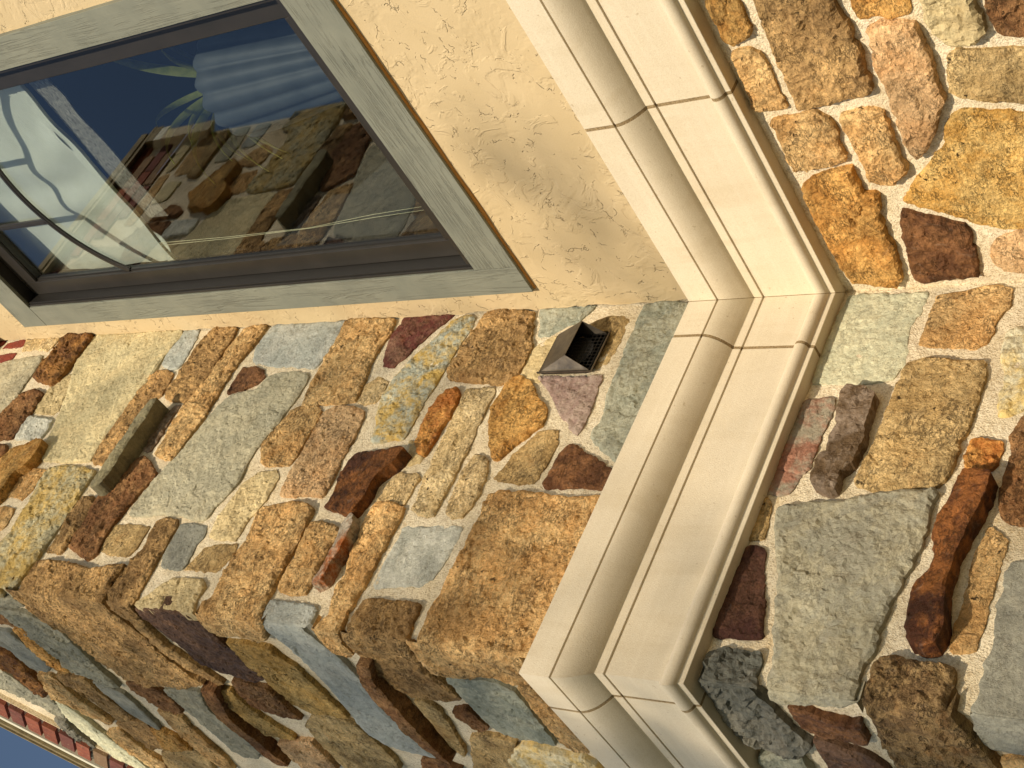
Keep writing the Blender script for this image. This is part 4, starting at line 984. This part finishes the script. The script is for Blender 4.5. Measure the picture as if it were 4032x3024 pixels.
def cloth_sheet(name, x0, x1, z0, z1, y, amp, parent, mat, nx=60, nz=40, seed=3, th=.002):
    X, Z = np.meshgrid(np.linspace(x0, x1, nx), np.linspace(z0, z1, nz)); x, z = X.ravel(), Z.ravel()
    P = np.stack([x, np.zeros_like(x), z], -1)
    yy = y+amp*fbm(P, 3.2, 3, seed)+amp*.5*np.sin(x*22+3*vnoise(P, 2.5, seed+2))*np.clip((z1-z)/(z1-z0), 0, 1)
    V = np.stack([x, yy, z], -1); n = len(V)
    F = [(j*nx+i, j*nx+i+1, (j+1)*nx+i+1, (j+1)*nx+i) for j in range(nz-1) for i in range(nx-1)]
    V2 = np.concatenate([V, V+np.array([0, th, 0])])
    F2 = F+[tuple(i+n for i in reversed(f)) for f in F]
    return link(name, mesh_from(name, V2, F2), parent, mat, True)
shade = empty('roman_shade', 'white cloth shade half lowered behind the top of the window', 'shade', (.69, .13, 2.9))
def own(o, root): o.parent = root; o.matrix_parent_inverse = root.matrix_world.inverted() if False else Matrix.Translation(-Vector(root.location)); return o
own(cloth_sheet('shade_cloth', .23, 1.16, 2.10, 2.92, .135, .022, None, M['cloth']), shade)
own(cloth_sheet('hem', .23, 1.16, 2.072, 2.112, .122, .006, None, M['cloth'], 60, 6, 7, .012), shade)
own(cloth_sheet('woven_trim', .42, 1.10, 1.955, 2.066, .150, .008, None, M['woven'], 60, 10, 9, .006), shade)

pot = empty('planter', 'fluted pale planter standing behind the lower part of the glass', 'planter', (.80, .30, .70))
def fluted():
    NA, prof = 144, [(.085, 0), (.10, .02), (.115, .12), (.135, .28), (.158, .45), (.172, .58), (.176, .635), (.172, .645), (.160, .64), (.150, .56)]
    vs, fs = [], []
    for r_, z in prof:
        for i in range(NA):
            a = 2*math.pi*i/NA; k = 1+.075*abs(math.sin(a*8))*min(1, z/.05)
            vs.append((r_*k*math.cos(a), r_*k*math.sin(a), z+.006*math.cos(a*18)*(z > .6)))
    for j in range(len(prof)-1):
        for i in range(NA): fs.append((j*NA+i, j*NA+(i+1) % NA, (j+1)*NA+(i+1) % NA, (j+1)*NA+i))
    fs.append(tuple(reversed(range(NA)))); fs.append(tuple(range((len(prof)-1)*NA, len(prof)*NA)))
    return link('fluted_body', mesh_from('fluted_body', vs, fs), pot, M['pot'], True)
fluted()
plant = empty('houseplant', 'houseplant with arching yellow green blades growing from the planter', 'plant', (.80, .30, 1.30))
rr = random.Random(4)
for i in range(18):
    a = rr.uniform(0, 2*math.pi) if i > 8 else rr.uniform(math.pi*.6, math.pi*1.5); L = rr.uniform(.34, .62); wd = rr.uniform(.009, .017); up = rr.uniform(.95, 1.5)
    vs, fs = [], []; n = 14
    for k in range(n+1):
        s = k/n; r_ = L*s*(.45+.35*s); z = L*(up*s-.85*s*s*s*(1.3-up*.4)); ww = wd*math.sin(math.pi*min(1, .12+s*.88))*1.0
        cx_, cy_ = math.cos(a), math.sin(a)
        vs += [(cx_*r_-cy_*ww, cy_*r_*.6+cx_*ww, z+.004), (cx_*r_, cy_*r_*.6, z-.002), (cx_*r_+cy_*ww, cy_*r_*.6-cx_*ww, z+.004)]
    for k in range(n):
        b = k*3; fs += [(b, b+1, b+4, b+3), (b+1, b+2, b+5, b+4)]
    link('leaf', mesh_from('leaf', vs, fs), plant, M['leaf'], True)
def tube(name, pts, r_, parent, mat, ns=6):
    vs, fs = [], []
    for i, p in enumerate(pts):
        d = (Vector(pts[min(i+1, len(pts)-1)])-Vector(pts[max(0, i-1)])).normalized()
        u = d.orthogonal().normalized(); v = d.cross(u)
        rad = r_[i] if isinstance(r_, (list, tuple)) else r_
        for k in range(ns):
            a = 2*math.pi*k/ns; q = Vector(p)+u*math.cos(a)*rad+v*math.sin(a)*rad; vs.append(tuple(q))
    for i in range(len(pts)-1):
        for k in range(ns): fs.append((i*ns+k, i*ns+(k+1) % ns, (i+1)*ns+(k+1) % ns, (i+1)*ns+k))
    fs += [tuple(reversed(range(ns))), tuple(range((len(pts)-1)*ns, len(pts)*ns))]
    return link(name, mesh_from(name, vs, fs), parent, mat, True)
for dx, nm in ((0, 'a'), (.012, 'b')):
    o = tube('blind_cord', [(.325+dx*1.0, .11, 2.06), (.320+dx*.6, .11, 1.7), (.322+dx*.2, .11, 1.30), (.335+dx, .11, 1.0), (.342+dx*1.2, .11, .72)], .0011, None, M['cord'])
    own(o, shade)

# ------------------------------------------------------------------ the tree in the garden whose crown dapples the walls (it stands behind the viewer)
e1 = np.array([.777, .629, 0.0]); sd = np.array(SUN_TO); e2 = np.array([0, 0, 1.0])-sd[2]*sd; e2 /= np.linalg.norm(e2); e1 = np.cross(e2, sd); e1 /= np.linalg.norm(e1)
if e1[0] < 0: e1 = -e1
TD = 17.0
tree_c = sd*TD
base = tree_c-2.6*e1; base = np.array([base[0], base[1], GZ])
tree = empty('garden_tree', 'leafy tree in the garden that shades the stone corner', 'tree', tuple(base))
def tree_density(a, b):
    P = np.stack([a, b, np.zeros_like(a)], -1)
    d = 2.3/(1+np.exp((a+.80)/.07))                       # full shade on the front of the bay
    lump = np.clip(.45+2.0*fbm(P, 1.7, 3, 77), 0, 1.8)
    side = .85*lump*np.clip((.10-a)/.25, 0, 1)+.15*np.clip((-.1-a)/.3, 0, 1)
    side = side+1.0*np.exp(-((a+.62)/.16)**2-((b+.75)/.55)**2)
    spot = 1.4*np.exp(-((a-.43)/.14)**2-((b-.07)/.11)**2)+1.0*np.exp(-((a-.17)/.16)**2-((b-.03)/.20)**2)+.5*np.exp(-((a-.62)/.2)**2-((b-.45)/.10)**2)
    d = d+side+spot
    d = d*np.clip((2.75+.25*vnoise(P, 1.3, 4)-b)/.35, 0, 1)     # top of the crown
    return d
rs = np.random.RandomState(5)
LEAF = .085
amin, amax, bmin, bmax = -5.2, 1.0, -3.4, 3.0
cand = int((amax-amin)*(bmax-bmin)*2.9/(LEAF*LEAF*.55*.62))
ca = rs.uniform(amin, amax, cand); cb = rs.uniform(bmin, bmax, cand)
keep = rs.uniform(0, 2.9, cand) < tree_density(ca, cb)
edge_k = ((ca+2.1)/3.2)**2+((cb+.2)/3.3)**2 < 1.05+.25*rs.uniform(-1, 1, cand)
ca, cb = ca[keep & edge_k], cb[keep & edge_k]
nl = len(ca); dep = rs.normal(0, 1.0, nl)
cen = tree_c+ca[:, None]*e1+cb[:, None]*e2+dep[:, None]*sd
q = rs.normal(size=(nl, 3)); q /= np.linalg.norm(q, axis=1)[:, None]
u = np.cross(q, rs.normal(size=(nl, 3))); u /= np.linalg.norm(u, axis=1)[:, None]; v = np.cross(q, u)
L_ = LEAF*rs.uniform(.8, 1.25, nl)[:, None]
V = np.stack([cen-u*L_*.5, cen+v*L_*.32, cen+u*L_*.5, cen-v*L_*.32], 1).reshape(-1, 3)-base
crown = link('crown', mesh_from('crown', V, [(i*4, i*4+1, i*4+2, i*4+3) for i in range(nl)]), tree, M['tleaf']); crown['kind'] = 'stuff'
top = tree_c-2.2*e1+.8*e2-base
tr_pts = [(0, 0, -.2), (.05, .02, 1.2), (-.05, .06, 3.0), tuple(np.array([top[0]*.3, top[1]*.3, top[2]*.55])), tuple(np.array([top[0]*.7, top[1]*.7, top[2]*.8])), tuple(top)]
tube('trunk', tr_pts, [.30, .25, .21, .17, .11, .04], tree, M['bark'], 14)
for i in range(7):
    k = rr.uniform(.45, .85); s_ = np.array(tr_pts[3])*(1-k)+np.array(tr_pts[5])*k
    tgt = tree_c+rr.uniform(-4.2, -1.1)*e1+rr.uniform(-1.8, 2.0)*e2+rr.uniform(-1, 1)*sd-base
    md = (s_+tgt)/2+np.array([0, 0, .25])
    tube('limb', [tuple(s_), tuple(md), tuple(tgt)], [.08, .05, .015], tree, M['bark'], 8)
print('stones', N_STONE[0], 'leaves', nl)
